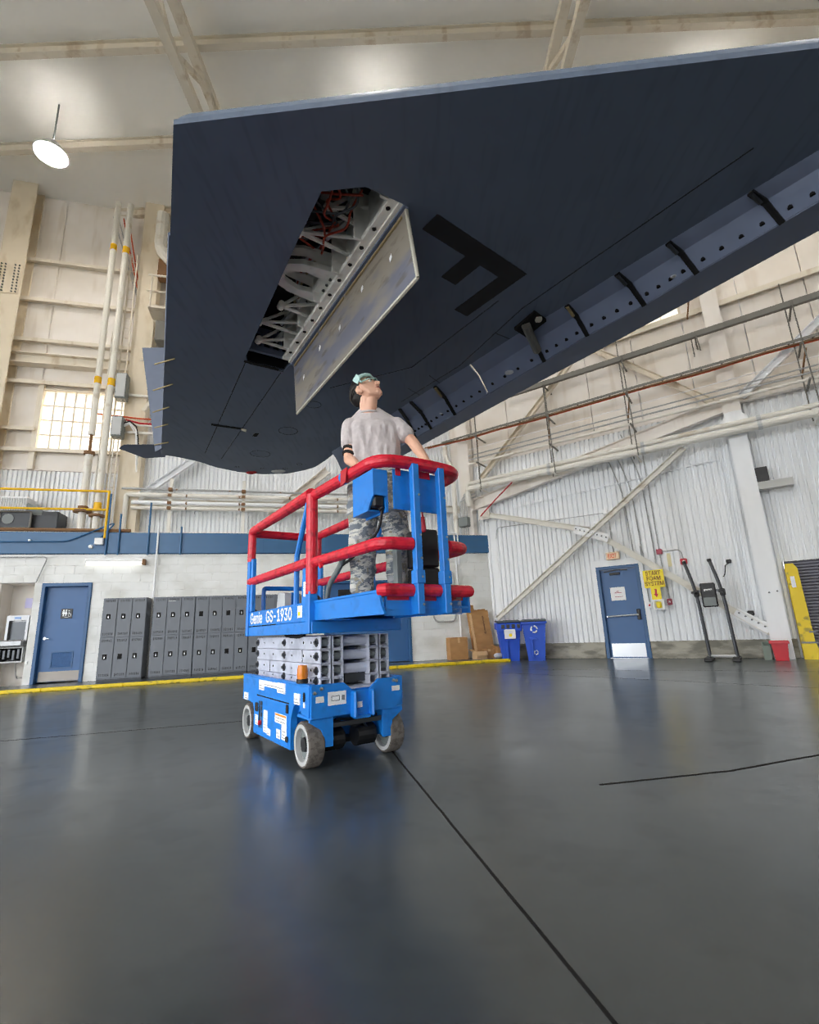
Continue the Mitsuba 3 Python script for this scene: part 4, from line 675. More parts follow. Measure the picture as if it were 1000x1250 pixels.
# yokes, axle, motors
for s in (-1, 1):
    y0, y1 = sorted((s * .20, s * .375))
    lp('wheel_yoke', cat(cbox(.56, .80, y0, y1, .322, .345, .006), prism([(.52, .33), (.79, .33), (.75, .14), (.56, .14)], .022, 'xz', s * .235 - .011)), 'm_lift')
    yk = [(s * a, b) for a, b in ((.375, .335), (.20, .335), (.20, .14), (.265, .14), (.285, .25), (.375, .31))]; lp('yoke_front', prism(yk if s < 0 else yk[::-1], .02, 'yz', .775), 'm_lift')
    lp('king_pin', cat(tube([(.70, s * .31, .34), (.70, s * .31, .40)], .04, 12), tube([(.70, s * .31, .36), (.70, s * .31, .38)], .055, 12)), 'm_darksteel')
    lp('drive_motor', lathe([(0, -.1), (.075, -.1), (.075, .05), (.05, .07), (0, .07)], 16, (.66, s * .13, .16), 'y'), 'm_black')
lp('steer_link', cat(bar((.76, -.26, .27), (.76, .26, .27), .03, .03), tube([(.70, -.2, .30), (.74, 0, .24), (.70, .2, .29)], .012, 6), tube([(.72, -.15, .3), (.74, .05, .28), (.70, .12, .2)], .01, 6)), 'm_darksteel')
lp('belly_pan', box(-.42, .5, -.25, .25, .085, .12), 'm_black')
# wheels
for x, s in ((.66, -1), (-.66, -1), (.66, 1), (-.66, 1)):
    yc = s * .323; prof = [(.118, -.057), (.144, -.057), (.152, -.045), (.152, .045), (.144, .057), (.118, .057), (.118, -.057)]
    w = lp('wheel', lathe(prof, 40, (x, yc, .152), 'y'), 'm_tire', smooth=35)
    lp('rim', lathe([(.05, -s * .0 + .0), (.10, .0), (.116, s * -.050), (.140, s * -.059), (.142, s * -.057), (.118, s * -.05), (.105, s * .02), (.05, s * .02)], 32, (x, yc, .152), 'y') if False else cat(lathe([(.108, -.0585), (.134, -.0585), (.134, .0585), (.108, .0585), (.108, -.0585)], 40, (x, yc, .152), 'y'), ), 'm_rim', parent=w)
    lp('wheel_disc', lathe([(0, -.02), (.11, -.02), (.11, .02), (0, .02)], 28, (x, yc, .152), 'y'), 'm_grey', parent=w)
    lp('hub', lathe([(0, -.045), (.045, -.045), (.05, -.02), (.05, .02), (.045, .045), (0, .045)], 16, (x, yc, .152), 'y'), 'm_darksteel', parent=w)
# beacon
bc = lp('beacon', lathe([(0, .0), (.036, 0), (.038, .02), (.037, .07), (.030, .095), (0, .098)], 20, (.62, -.36, .585)), 'm_amber', smooth=40)
lp('beacon_base', lathe([(0, 0), (.042, 0), (.042, .03), (0, .03)], 20, (.62, -.36, .556)), 'm_black', parent=bc); lp('beacon_ring', lathe([(.036, 0), (.040, 0), (.040, .012), (.036, .012)], 20, (.62, -.36, .61)), 'm_amber', parent=bc)
lp('beacon_sticker', box(.49, .57, -.318, -.314, .60, .66), 'm_decal')
# scissor stack: four arms per layer, open rectangular tubes
def rtube(x0, x1, y0, y1, z0, z1, t=.007): return cat(box(x0, x1, y0, y0 + t, z0, z1), box(x0, x1, y1 - t, y1, z0, z1), box(x0, x1, y0, y1, z0, z0 + t), box(x0, x1, y0, y1, z1 - t, z1))
FX = .77
for L in range(4):
    z0 = .518 + L * .0985 if L == 0 else .588 + (L - 1) * .0985; z1 = z0 + .0945 if L else .584
    for y0, y1 in ((-.285, -.205), (-.19, -.105), (.11, .19), (.205, .285)):
        out = y0 < -.2; a = lp('scissor_arm', rtube(-.72, FX, y0, y1, z0, z1), 'm_scissor')
        if out:
            sp = {3: None, 2: .42, 1: -.34, 0: None}[L]
            if sp: lp('joint_gap', box(sp, sp + .012, y0 - .0012, y0, z0, z1), 'm_darkgap', parent=a)
            hs = [lathe([(0, 0), (.009, 0), (.009, -.002), (0, -.002)], 8, (x, y0, z0 + .05), 'y') for x in (-.5, -.25, .2, .45, .6)]; lp('holes', cat(hs), 'm_darkgap', parent=a)
            for x in (-.69, .03, .70): lp('pivot_pin', cat(lathe([(0, 0), (.03, 0), (.03, -.006), (0, -.006)], 12, (x, y0, z0 + .05), 'y'), lathe([(0, 0), (.016, 0), (.014, -.022), (0, -.022)], 6, (x, y0, z0 + .05), 'y'), box(x - .035, x + .035, y0 - .012, y0, z0 + .044, z0 + .056)), 'm_darksteel', parent=a)
    if L:
        lp('cross_tube', tube([(.70, -.105, z0 + .05), (.70, .11, z0 + .05)], .036, 14), 'm_scissor'); lp('cross_tube', tube([(-.66, -.285, z0 + .05), (-.66, .285, z0 + .05)], .03, 12), 'm_scissor')
        for y0, y1 in ((-.285, -.205), (-.19, -.105), (.11, .19), (.205, .285)): lp('end_pin', tube([(.715, y0 + .008, z0 + .048), (.715, y1 - .008, z0 + .048)], .028, 10), 'm_grey')
lp('stack_tray', cat(box(.45, .70, -.06, .12, .54, .60), box(-.3, .6, -.1, .1, .52, .56)), 'm_darksteel')
lp('under_cable', tube([(.1, -.3, .895), (.2, -.29, .885), (.35, -.3, .88), (.45, -.28, .893)], .016, 6), 'm_black')
# platform
pf = lp('platform', cat(cbox(-.84, .81, -.37, -.33, .899, .985, .004), cbox(-.84, .81, .33, .37, .899, .985, .004), cbox(-.84, -.80, -.37, .37, .899, .985, .004), cbox(.77, .81, -.37, .37, .899, .985, .004), box(-.82, .80, -.34, .34, .97, .99)), 'm_lift')
lp('toe_board', cat(cbox(-.80, .735, -.368, -.35, .988, 1.122, .003), cbox(-.80, .735, .35, .368, .988, 1.122, .003), cbox(-.83, -.81, -.36, .36, .99, 1.12, .003)), 'm_lift', parent=pf)
lp('seam', cat(box(-.76, .05, -.3715, -.37, .984, .991)), 'm_darkgap', parent=pf)
lp('lettering', xf(label_text('Genie', .095, .002, True, .36), mv(-.685, -.3695, 1.012)), 'm_decal', parent=pf); lp('lettering', xf(label_text('GS-1930', .095, .002, True, .63), mv(-.215, -.3695, 1.012)), 'm_decal', parent=pf)
kd = lp('capacity_decal', box(.53, .625, -.3705, -.367, 1.02, 1.108), 'm_decal', parent=pf); lp('decal_patch', cat(box(.55, .59, -.3715, -.37, 1.035, 1.062)), 'm_signyellow', parent=pf)
lp('gusset', prism([(.60, 1.12), (.735, 1.12), (.735, 1.2), (.66, 1.42), (.62, 1.42)], .012, 'xz', -.365), 'm_lift', parent=pf); lp('gusset_label', box(.64, .69, -.367, -.365, 1.17, 1.28), 'm_decal', parent=pf)
PZ = {'top': 1.93, 'mid': 1.42}
for s in (-1, 1):
    y = s * .355
    lp('front_post', cbox(.735, .805, y - .035, y + .035, .90, 1.2, .006), 'm_lift'); lp('post_pad', tube([(.77, y, 1.18), (.77, y, 1.93)], .043, 14), 'm_pad')
    lp('rear_post', cat(cbox(-.80, -.735, y - .03, y + .03, .90, 1.65, .006), cbox(-.72, -.66, y - .02, y + .02, 1.125, 1.64, .006)), 'm_lift'); lp('post_pad', tube(fillet([(-.765, y, 1.62), (-.765, y, 1.93), (-.6, y, 1.93)], .06), .04, 14), 'm_pad')
    lp('top_rail', tube([(-.70, y, 1.93), (.0, y, 1.932), (.77, y, 1.935)], [.042, .044, .046], 14), 'm_pad'); lp('mid_rail', tube([(-.77, y, 1.42), (.73, y, 1.42)], .04, 14), 'm_pad')
    lp('diagonal_brace', tube([(.44, s * .345, .99), (.445, s * .345, 1.5), (.69, s * .345, 1.92)], .022, 8), 'm_lift')
lp('rear_rail', tube([(-.765, -.33, 1.91), (-.765, .33, 1.91)], .04, 14), 'm_pad'); lp('rail_tie', cat(tube([(.77, -.355, 1.93), (.72, -.355, 1.93)], .052, 12)), 'm_pad')
lp('gate', cat(tube(fillet([(-.78, -.22, .98), (-.78, -.22, 1.36), (-.78, .30, 1.36), (-.78, .30, .98)], .03), .022, 8)), 'm_lift')
lp('entry_post', bar((-.55, .0, .99), (-.55, .0, 1.3), .06, .05, (1, 0, 0)), 'm_lift')
lp('document_box', xf(hull((-.15, -.03, 0), (.1, -.03, 0), (-.08, -.03, .29), (.1, -.03, .27), (-.15, .03, 0), (.1, .03, 0), (-.08, .03, .29), (.1, .03, .27)), mv(-.24, -.2, .992)), 'm_lightgrey', label='white translucent document box'); lp('pump_unit', cat(cbox(.36, .48, -.2, -.1, .99, 1.12, .02), cbox(.33, .42, -.22, -.12, 1.0, 1.2, .02)), 'm_darksteel'); lp('small_pad', cbox(.42, .50, -.24, -.16, .99, 1.1, .01), 'm_lift')
# extension deck
ex_ = lp('extension_deck', cat(prism([(.05, .992), (1.775, .99), (1.745, 1.03), (1.725, 1.08), (1.72, 1.125), (.05, 1.128)], .015, 'xz', -.345), prism([(.05, .992), (1.775, .99), (1.745, 1.03), (1.725, 1.08), (1.72, 1.125), (.05, 1.128)], .015, 'xz', .33) if False else prism([(.05, .992), (1.70, .99), (1.70, 1.12), (.05, 1.128)], .015, 'xz', .33), box(.05, 1.72, -.33, .33, 1.015, 1.03)), 'm_lift')
lp('side_fold', cat(cbox(.05, 1.72, -.352, -.33, 1.112, 1.13, .004), cbox(.05, 1.72, .33, .352, 1.112, 1.13, .004)), 'm_lift', parent=ex_)
lp('front_toe_plate', box(1.70, 1.716, -.30, .26, .982, 1.10), 'm_lift', parent=ex_); lp('front_red_strip', cat(box(1.716, 1.72, -.29, -.14, 1.07, 1.11), box(1.716, 1.72, -.05, .06, 1.065, 1.11)), 'm_red', parent=ex_); lp('front_worn_plate', box(1.716, 1.72, .115, .255, .984, 1.065), 'm_liftworn', parent=ex_); lp('front_worn_strip', box(1.716, 1.72, .115, .27, 1.065, 1.11), 'm_redworn', parent=ex_)
lp('lower_pad', tube([(1.70, -.335, 1.128), (1.735, -.31, 1.128), (1.74, 0, 1.126), (1.735, .30, 1.122), (1.73, .325, 1.122)], [.034, .038, .037, .038, .036], 14), 'm_pad')
for y in (-.105, .095):
    p_ = lp('front_post', cat(cbox(1.755, 1.80, y - .024, y + .024, .985, 1.90, .004)), 'm_lift'); lp('socket', cbox(1.745, 1.806, y - .032, y + .032, 1.16, 1.24, .004), 'm_lift', parent=p_); lp('mount', box(1.71, 1.76, y - .02, y + .02, .985, 1.1), 'm_lift', parent=p_)
    lp('bolt', cat([lathe([(0, 0), (.008, 0), (.007, .006), (0, .007)], 8, (1.8, y + .012, z), 'x') for z in (1.04, 1.2, 1.31, 1.45, 1.7)]), 'm_steel', parent=p_)
for z, nm in ((1.915, 'top'), (1.40, 'mid')):
    y = -.335
    if nm == 'top':
        path = fillet([(.80, -.34, z + .01), (1.4, -.338, z), (1.73, -.335, z), (1.76, .0, z), (1.73, .30, z), (1.4, .338, z), (.80, .34, z + .01)], .14, 7)
        lp('top_pad', tube(path, .041, 14), 'm_pad')
    else:
        lp('mid_pad', tube(fillet([(.80, -.34, z + .01), (1.4, -.338, z), (1.73, -.335, z), (1.76, -.13, z)], .12, 6), .038, 14), 'm_pad'); lp('mid_pad', tube(fillet([(.80, .34, z + .01), (1.4, .338, z), (1.73, .31, z), (1.76, .14, z)], .12, 6), .038, 14), 'm_pad')
lp('header_plate', cat(box(1.70, 1.712, -.215, .185, 1.62, 1.875)), 'm_lift'); lp('header_patch', cat(box(1.712, 1.718, -.03, .06, 1.84, 1.885), box(1.712, 1.718, -.20, -.165, 1.835, 1.885), box(1.712, 1.72, .125, .20, 1.83, 1.88)), 'm_pad')
cb = lp('control_box', cat(prism([(1.425, 1.86), (1.69, 1.862), (1.69, 1.70), (1.65, 1.66), (1.62, 1.615), (1.425, 1.625)], .012, 'xz', -.348), box(1.678, 1.69, -.348, -.245, 1.70, 1.865), box(1.678, 1.69, -.262, -.245, 1.60, 1.865), box(1.425, 1.437, -.348, -.245, 1.62, 1.86), box(1.425, 1.62, -.348, -.245, 1.612, 1.624), box(1.425, 1.69, -.257, -.245, 1.60, 1.865)), 'm_lift')
lp('connector', cat(cbox(1.60, 1.675, -.335, -.265, 1.63, 1.71, .01), tube([(1.64, -.28, 1.65), (1.66, -.27, 1.62)], .02, 8)), 'm_black', parent=cb); lp('control_panel', cat(cbox(1.44, 1.67, -.33, -.26, 1.80, 1.85, .01), tube([(1.52, -.295, 1.85), (1.52, -.295, 1.92)], .018, 8)), 'm_black', parent=cb)
lp('control_cable', tube(fillet([(1.66, -.27, 1.625), (1.6, -.26, 1.5), (1.3, -.28, 1.38), (1.1, -.30, 1.33)], .2), .009, 6), 'm_black', parent=cb)
lp('hose', tube(fillet([(1.22, -.31, 1.40), (1.12, -.30, 1.33), (.90, -.28, 1.23), (.80, -.25, 1.10), (.78, -.2, 1.0)], .12), .019, 10), 'm_grey', label='thick grey hose')
lp('red_tag', cat(hull((1.30, -.375, 1.955), (1.42, -.385, 1.95), (1.40, -.39, 1.85), (1.33, -.39, 1.84), (1.30, -.37, 1.95), (1.42, -.38, 1.945), (1.40, -.385, 1.85), (1.33, -.385, 1.84))), 'm_red'); lp('tape', tube([(1.28, -.338, 1.917), (1.31, -.338, 1.917)], .0435, 14), 'm_bluetape')
lp('rail_hook', tube(fillet([(.93, -.36, 1.39), (.96, -.37, 1.35), (1.0, -.375, 1.36)], .02), .012, 6), 'm_pad')
tc = thing('tool_case', 'tall black tool case standing on the extension deck behind the front posts', 'case')
put('body', cat(cbox(1.47, 1.64, .02, .165, 1.03, 1.28, .01), cbox(1.47, 1.64, .02, .165, 1.285, 1.53, .01)), 'm_black', FL, parent=tc); put('side_frame', cbox(1.42, 1.47, -.06, -.015, 1.03, 1.50, .006), 'm_grey', FL, parent=tc); put('handle', tube(fillet([(1.52, .09, 1.53), (1.52, .09, 1.56), (1.59, .09, 1.56), (1.59, .09, 1.53)], .02), .01, 8), 'm_black', FL, parent=tc)
put('lanyard', cat(tube([(1.66, .03, 1.60), (1.66, .035, 1.53)], .014, 8), tube([(1.66, .03, 1.66), (1.66, .03, 1.6)], .006, 6), cbox(1.645, 1.675, .02, .05, 1.5, 1.55, .01)), 'm_red', FL, label='small red lanyard clip hanging above the black tool case', cat='lanyard')

# ================================================================ AIRCRAFT (world coordinates, underside at H)
H = 3.8
AK = thing('aircraft', 'dark grey aircraft overhead with an open bay and drooped flaps', 'aircraft')
def ap(name, mesh, m, parent=AK, **k): return put(name, mesh, m, None, parent=parent, **k)
far = [(-3.96, 7.36), (-3.77, 7.5), (-3.54, 7.74), (-3.35, 8.1), (-3.09, 8.37), (-2.7, 8.57), (-2.25, 8.6), (-1.88, 8.44), (-1.66, 8.29), (-1.42, 7.97), (-1.27, 7.74), (-1.14, 7.46)]
hinge = [(-1.26, 7.58), (-.62, 6.78), (-.07, 6.06), (.08, 5.86), (.38, 5.47), (.76, 5.0), (1.25, 4.36), (1.56, 4.0), (1.87, 3.6), (2.14, 3.27), (2.5, 2.83), (2.85, 2.41)]
outline = [(-1.27, 2.2), (-1.69, 3.02)] + far + hinge[1:] + [(2.98, 1.9)]
bay = [(-.75, 3.08), (-1.67, 4.63), (-1.70, 4.78), (-1.36, 4.98), (-1.245, 4.83), (.05, 2.81), (-.2, 2.66), (-.5, 2.68)]
skin = cat(prism(outline, .04, 'xy', H, [bay]), prism(list(sg.Polygon(outline).buffer(-.42, join_style=2).exterior.coords), .03, 'xy', H + .535, []))
ap('underside_skin', skin, 'm_airskin')
# rounded rim closing the wing around its outline
def rim(poly, z0, z1, bulge, n=6, half=False):
    g = sg.Polygon(poly); L = []
    for i in range(n + 1):
        t = i / n; off = bulge * (t ** 1.5 if half else math.sin(math.pi * t)); q = g.buffer(off, join_style=1 if off > 0 else 2, quad_segs=2) if abs(off) > 1e-4 else g
        c = np.array(q.exterior.coords); l = np.r_[0, np.cumsum(np.linalg.norm(np.diff(c, axis=0), axis=1))]
        k = np.argmin(np.linalg.norm(c[:-1] - np.array(poly[0]), axis=1)); c = np.vstack([c[k:-1], c[:k], c[k:k + 1]])
        if not q.exterior.is_ccw: c = c[::-1]
        l = np.r_[0, np.cumsum(np.linalg.norm(np.diff(c, axis=0), axis=1))]; u = np.linspace(0, l[-1], 241)
        L.append(np.c_[np.interp(u, l, c[:, 0]), np.interp(u, l, c[:, 1]), np.full(241, z0 + (z1 - z0) * t)])
    v = np.vstack(L); f = []
    for i in range(n):
        for k in range(240): a = i * 241 + k; f += [[a, a + 1, a + 242], [a, a + 242, a + 241]]
    return trimesh.Trimesh(v, f, process=False)
ap('edge', rim(outline, H, H + .55, -.42, half=True), 'm_airskin', smooth=40)
# bay cavity
cen = np.mean(bay, axis=0)
walls = []
for i in range(len(bay)):
    a, b = np.array(bay[i]), np.array(bay[(i + 1) % len(bay)])
    if i == 4: continue
    walls.append(trimesh.Trimesh([[*a, H + .02], [*b, H + .02], [*b, H + .5], [*a, H + .5]], [[0, 1, 2], [0, 2, 3]], process=False))
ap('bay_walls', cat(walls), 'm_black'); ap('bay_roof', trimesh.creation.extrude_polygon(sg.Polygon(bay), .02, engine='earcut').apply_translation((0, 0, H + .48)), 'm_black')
hA, hB = np.array([-1.245, 4.83]), np.array([.05, 2.81]); hd = (hB - hA) / np.linalg.norm(hB - hA); hn = np.array([-hd[1], hd[0]])   # along the hinge, outward
if hn @ (cen - hA) > 0: hn = -hn
FH = np.eye(4); FH[:3, 0] = [*hd, 0]; FH[:3, 1] = [*(-hn), 0]; FH[:3, 3] = [*hA, H]            # x along hinge towards camera, y into the bay
HL = float(np.linalg.norm(hB - hA))
def hp(name, mesh, m, parent=AK, **k):
    mesh = xf(mesh, FH)
    if np.linalg.det(FH[:3, :3]) < 0: mesh.invert()
    return put(name, mesh, m, None, parent=parent, **k)
hp('bay_side_wall', box(.02, HL, .0, .03, .0, .48), 'm_baywhite'); hp('bay_ledge', cat(cbox(.02, HL, .03, .10, .02, .06, .006), *[box(x, x + .02, .03, .16, .02, .47) for x in np.arange(.25, HL, .42)]), 'm_baywhite')
hp('ledge_holes', cat([lathe([(0, 0), (.018, 0), (.018, -.004), (0, -.004)], 8, (x, .066, .02)) for x in np.arange(.2, HL, .21)]), 'm_darkgap')
br = hp('large_bracket', cat(prism([(.95, .03), (1.42, .03), (1.38, .36), (1.27, .56), (1.16, .62), (1.08, .56), (.99, .36)], .05, 'xy', .12, [[(1.08, .16), (1.28, .16), (1.30, .3), (1.25, .42), (1.17, .46), (1.11, .42), (1.06, .3)]]), prism([(.95, .03), (1.42, .03), (1.38, .36), (1.27, .56), (1.16, .62), (1.08, .56), (.99, .36)], .03, 'xy', .28, [[(1.08, .16), (1.28, .16), (1.30, .3), (1.25, .42), (1.17, .46), (1.11, .42), (1.06, .3)]])), 'm_baywhite')
hp('pivot', tube([(1.12, .64, .14), (1.22, .64, .14)], .04, 10), 'm_darksteel', parent=br); hp('bolts', cat([lathe([(0, 0), (.014, 0), (.014, -.012), (0, -.012)], 6, (x, .09, .12)) for x in np.arange(1.0, 1.4, .08)]), 'm_darksteel', parent=br)
for x, L, z in ((.12, .40, .1), (.38, .46, .14), (.74, .36, .12), (1.62, .5, .16), (1.8, .34, .3)):
    a = hp('hinge_arm', cat(tube([(x, .04, z), (x + .05, L, z - .02)], .018, 8), tube([(x + .16, .04, z + .04), (x + .05, L, z - .02)], .016, 8), tube([(x + .05, L, z - .02), (x + .08, .05, z + .28)], .016, 8)), 'm_baywhite')
    hp('hinge_eye', tube([(x + .02, L, z - .02), (x + .09, L, z - .02)], .034, 10), 'm_baywhite', parent=a); hp('link', bar((x + .05, L * .55, z + .02), (x + .16, .1, z + .2), .05, .02), 'm_lightgrey', parent=a)
for i in range(5):
    x = .55 + i * .03; hp('tubing', tube(fillet([(x, .05, .3), (x + .1, .2, .28 + .03 * i), (x + .5, .22 + .03 * i, .3), (x + .9, .18, .35)], .1), .012, 6), ('m_goldpin', 'm_lightgrey', 'm_wirered', 'm_lightgrey', 'm_darksteel')[i])
for i in range(16):
    x, y, z = 1.45 + random.random() * .75, .18 + random.random() * .45, .2 + random.random() * .25; hp('actuator_part', cbox(x, x + .05 + .1 * random.random(), y, y + .05 + .06 * random.random(), z, z + .06 + .08 * random.random(), .008), ('m_darksteel', 'm_grey', 'm_lightgrey', 'm_black')[i % 4])
for i in range(7):
    p = [(1.45 + random.random() * .1, .2 + random.random() * .4, .22)]
    for j in range(5): p.append((p[-1][0] + .14, .18 + random.random() * .42, .12 + random.random() * .15))
    hp('wiring', tube(fillet(p, .06, 3), .009, 5), 'm_wirered' if i < 4 else 'm_darksteel')
hp('far_end_plate', cat(box(-.02, .02, .05, .5, .05, .12), *[box(-.02, .02, .1 + .1 * i, .13 + .1 * i, .12, .3) for i in range(4)], box(-.02, .02, .05, .5, .28, .34)), 'm_airpanel'); hp('hinge_strip', cat(cbox(.0, HL, -.03, .0, -.012, .03, .004), tube([(0, -.035, -.005), (HL, -.035, -.005)], .012, 8)), 'm_edge')
# hanging bay door
DZ = -.55
def dpt(x, s): return np.array([x - .02 * s, -.035 - .055 * s, -.012 + DZ * s])
def slab(a, b, c, d, t):
    n = np.cross(b - a, d - a); n /= np.linalg.norm(n); return hull(*[p + n * k for p in (a, b, c, d) for k in (-t / 2, t / 2)])
bd = hp('bay_door', slab(dpt(.03, 0), dpt(HL - .02, 0), dpt(HL + .02, 1), dpt(.0, 1), .02), 'm_baydoor')
hp('door_lip', cat(tube([dpt(0, 1), dpt(HL + .02, 1)], .014, 8), tube([dpt(HL - .02, .0), dpt(HL + .02, 1)], .014, 8), tube([dpt(0, 1), dpt(.03, 0)], .008, 6)), 'm_dooredge', parent=bd)
hp('seal_strip', cat(*[bar(dpt(a, .06) + np.array([0, .016, 0]), dpt(b, .06) + np.array([0, .016, 0]), .012, .02) for a, b in ((.08, .75), (.8, 1.35), (1.4, HL - .06))]), 'm_goldpin', parent=bd)
for i in range(5):
    c = dpt(.3 + i * .46, .5 - .12 * (i % 2) - .03 * i) + np.array([0, .0125, 0]); hp('chipped_mark', prism([(c[0] - .012, c[2] - .03), (c[0] + .02, c[2] - .01), (c[0] + .012, c[2] + .03), (c[0] - .018, c[2] + .012)], .002, 'xz', c[1]), 'm_decal', parent=bd)
# letter F on the skin
eo, e1_ = np.array([1.087, 3.56]), np.array([-.77, -.638]); e1_ /= np.linalg.norm(e1_); e2_ = np.array([e1_[1], -e1_[0]]); e2_ = e2_ if e2_[1] > 0 else -e2_
def lf(u, v): return tuple(eo + e1_ * u + e2_ * v)
ap('letter_f', trimesh.creation.extrude_polygon(sg.Polygon([lf(0, 0), lf(0, .71), lf(.17, .71), lf(.17, .17), lf(.40, .17), lf(.40, .46), lf(.57, .46), lf(.57, .17), lf(1.03, .17), lf(1.03, 0)]), .003, engine='earcut').apply_translation((0, 0, H - .003)), 'm_airletter')
# panel lines, access panels, slots
def strip(pts, w, name, m, z=-.0015, th=.0015, **k): return ap(name, trimesh.creation.extrude_polygon(sg.LineString(pts).buffer(w, cap_style=2), th, engine='earcut').apply_translation((0, 0, H + z)), m, **k)
for pts in ([(-1.71, 4.74), (-3.26, 7.38)], [(-1.4, 5.0), (-3.11, 7.67)], [(-.04, 5.85), (.64, 5.02), (1.15, 4.02), (1.57, 3.46), (2.3, 2.5)], [(.3, 5.2), (.45, 5.42)], [(.05, 5.5), (.2, 5.7)], [(.95, 4.4), (1.12, 4.52)], [(-1.69, 4.78), (-1.36, 4.98)], [(-.9, 5.4), (.1, 5.0), (.9, 3.9)]): strip(pts, .005, 'panel_line', 'm_airline')
for x, y, r in ((-1.73, 6.64, .14), (-2.41, 7.52, .16), (-1.19, 5.83, .1), (-3.0, 8.1, .04), (-2.6, 8.25, .04), (-2.2, 8.3, .05), (-1.9, 8.1, .05)):
    ap('access_panel', cat(lathe([(r - .008, 0), (r, 0), (r, .002), (r - .008, .002), (r - .008, 0)], 32, (x, y, H - .002))), 'm_airline')
for pts, w in (([(-2.72, 6.30), (-2.34, 6.50)], .03), ([(-1.72, 4.72), (-1.40, 4.93)], .02), ([(-2.27, 6.78), (-2.2, 6.68)], .028)): strip(pts, w, 'skin_slot', 'm_darkgap', -.004, .004)
ap('slot_pin', tube([(-2.36, 6.49, H - .01), (-2.30, 6.50, H - .03)], .02, 8), 'm_dooredge'); ap('red_light', xf(trimesh.creation.icosphere(2, 1), mv(-2.85, 8.42, H) @ np.diag([.10, .05, .04, 1])), 'm_redworn', smooth=True); ap('clear_light', xf(trimesh.creation.icosphere(2, 1), mv(-2.36, 8.42, H) @ np.diag([.13, .06, .04, 1])), 'm_lightgrey', smooth=True)
# flap cove: drooped panels between hinge line and trailing strip
cr = [(-1.17, 8.44), (-.40, 7.53), (.14, 6.72), (.36, 6.40), (.66, 5.97), (1.02, 5.43), (1.52, 4.72), (1.83, 4.27), (2.19, 3.83), (2.44, 3.44), (2.78, 2.95), (3.1, 2.5)]
ou = [(-1.38, 8.9), (-.40, 7.98), (.24, 7.1), (.46, 6.79), (.78, 6.35), (1.16, 5.82), (1.68, 5.10), (2.02, 4.65), (2.40, 4.12), (2.68, 3.73), (3.04, 3.22), (3.4, 2.72)]
for i in range(len(cr) - 1):
    a, b, c, d = (np.array([*hinge[i], H + .01]), np.array([*hinge[i + 1], H + .01]), np.array([*cr[i + 1], H - .15]), np.array([*cr[i], H - .15])); u = (b - a) * .02; w_ = (c - d) * .02; m_ = []
    mid1, mid2 = (a + d) / 2 + [0, 0, .05], (b + c) / 2 + [0, 0, .05]
    k = ap('flap_panel', cat(slab(a + u, b - u, mid2 - u, mid1 + u, .02), slab(mid1 + u, mid2 - u, c - w_, d + w_, .02)), 'm_flap')
    n = 4 if i > 1 else 2; hs = []
    for j in range(n):
        t = .15 + .7 * j / max(1, n - 1); p = (mid1 + (mid2 - mid1) * t) * .35 + (d + (c - d) * t) * .65; ap('fastener_hole', xf(lathe([(0, 0), (.017, 0), (.017, .03), (0, .03)], 8), mv(p[0], p[1], p[2] - .022)), 'm_darkgap', parent=k)
    o0, o1 = np.array([*ou[i], H - .12]), np.array([*ou[i + 1], H - .12]); put('trailing_strip', cat(slab(d, c, o1, o0, .03)), 'm_edge', None, parent=AK); ap('trailing_edge', slab(d + [0, 0, .0], c, o1 + [0, 0, .1], o0 + [0, 0, .1], .03), 'm_edge')
    if i not in (4,):
        q = bar(b + [0, 0, -.02], (mid2 + [0, 0, -.02]), .045, .02); g = ap('hinge_gap', cat(q, bar(mid2 + [0, 0, -.02], c + [0, 0, -.015], .04, .02)), 'm_black')
        if 2 < i < 10: ap('hinge_rod', tube([b + [0, 0, -.03], b * .7 + c * .3 + [0, 0, -.03]], .016, 8), 'm_goldpin' if i < 7 else 'm_darksteel', parent=g)
for i, t in ((5, .3), (3, .5), (8, .6)):
    p = (np.array([*cr[i], H - .15]) * (1 - t) + np.array([*cr[i + 1], H - .15]) * t) * .72 + np.array([*hinge[i + 1], H + .03]) * .28; r = .05 if i == 5 else .022
    ap('white_patch', xf(lathe([(0, 0), (r, 0), (r, .004), (0, .004)], 9), mv(p[0], p[1], p[2] - .035)), 'm_decal')
ac_ = ap('actuator_housing', hull(*[(x, y, z) for x, y in ((1.13, 4.32), (1.28, 4.46), (1.42, 4.20), (1.27, 4.06)) for z in (H - .03, H)]), 'm_darkgap'); ap('actuator', tube([(1.22, 4.22, H - .05), (1.42, 4.60, H - .10)], .045, 10), 'm_railgrey', parent=ac_); ap('actuator_pin', cbox(1.30, 1.36, 4.12, 4.18, H - .06, H - .02, .01), 'm_dooredge', parent=ac_)
ap('left_edge_strip', tube([(-1.68, 3.0, H + .02), (-3.96, 7.38, H + .02)], .018, 6), 'm_airpanel'); 
rp = ap('rudder_panel', hull(*[(x, y, z) for x, z in ((-4.27, 5.57), (-3.80, 5.55), (-3.80, 3.80), (-3.91, 3.74)) for y in (7.08, 7.12)]), 'm_airpanel')
ap('far_winglet', cat(hull((-4.5, 7.1, H + .03), (-4.36, 7.0, H + .05), (-3.84, 7.05, H + .05), (-3.95, 7.48, H), (-4.3, 7.5, H), (-4.3, 7.3, H + .14), (-3.9, 7.3, H + .14))), 'm_airpanel')
for p, q_ in (((-2.67, 4.68), (-2.42, 4.61)), ((-2.98, 5.24), (-2.70, 5.14)), ((-3.28, 5.81), (-3.02, 5.71)), ((-3.51, 6.29), (-3.29, 6.22)), ((-3.83, 6.90), (-3.6, 6.86))): ap('static_wick', tube([(*p, H - .02), (*q_, H - .005)], .008, 6), 'm_goldpin')

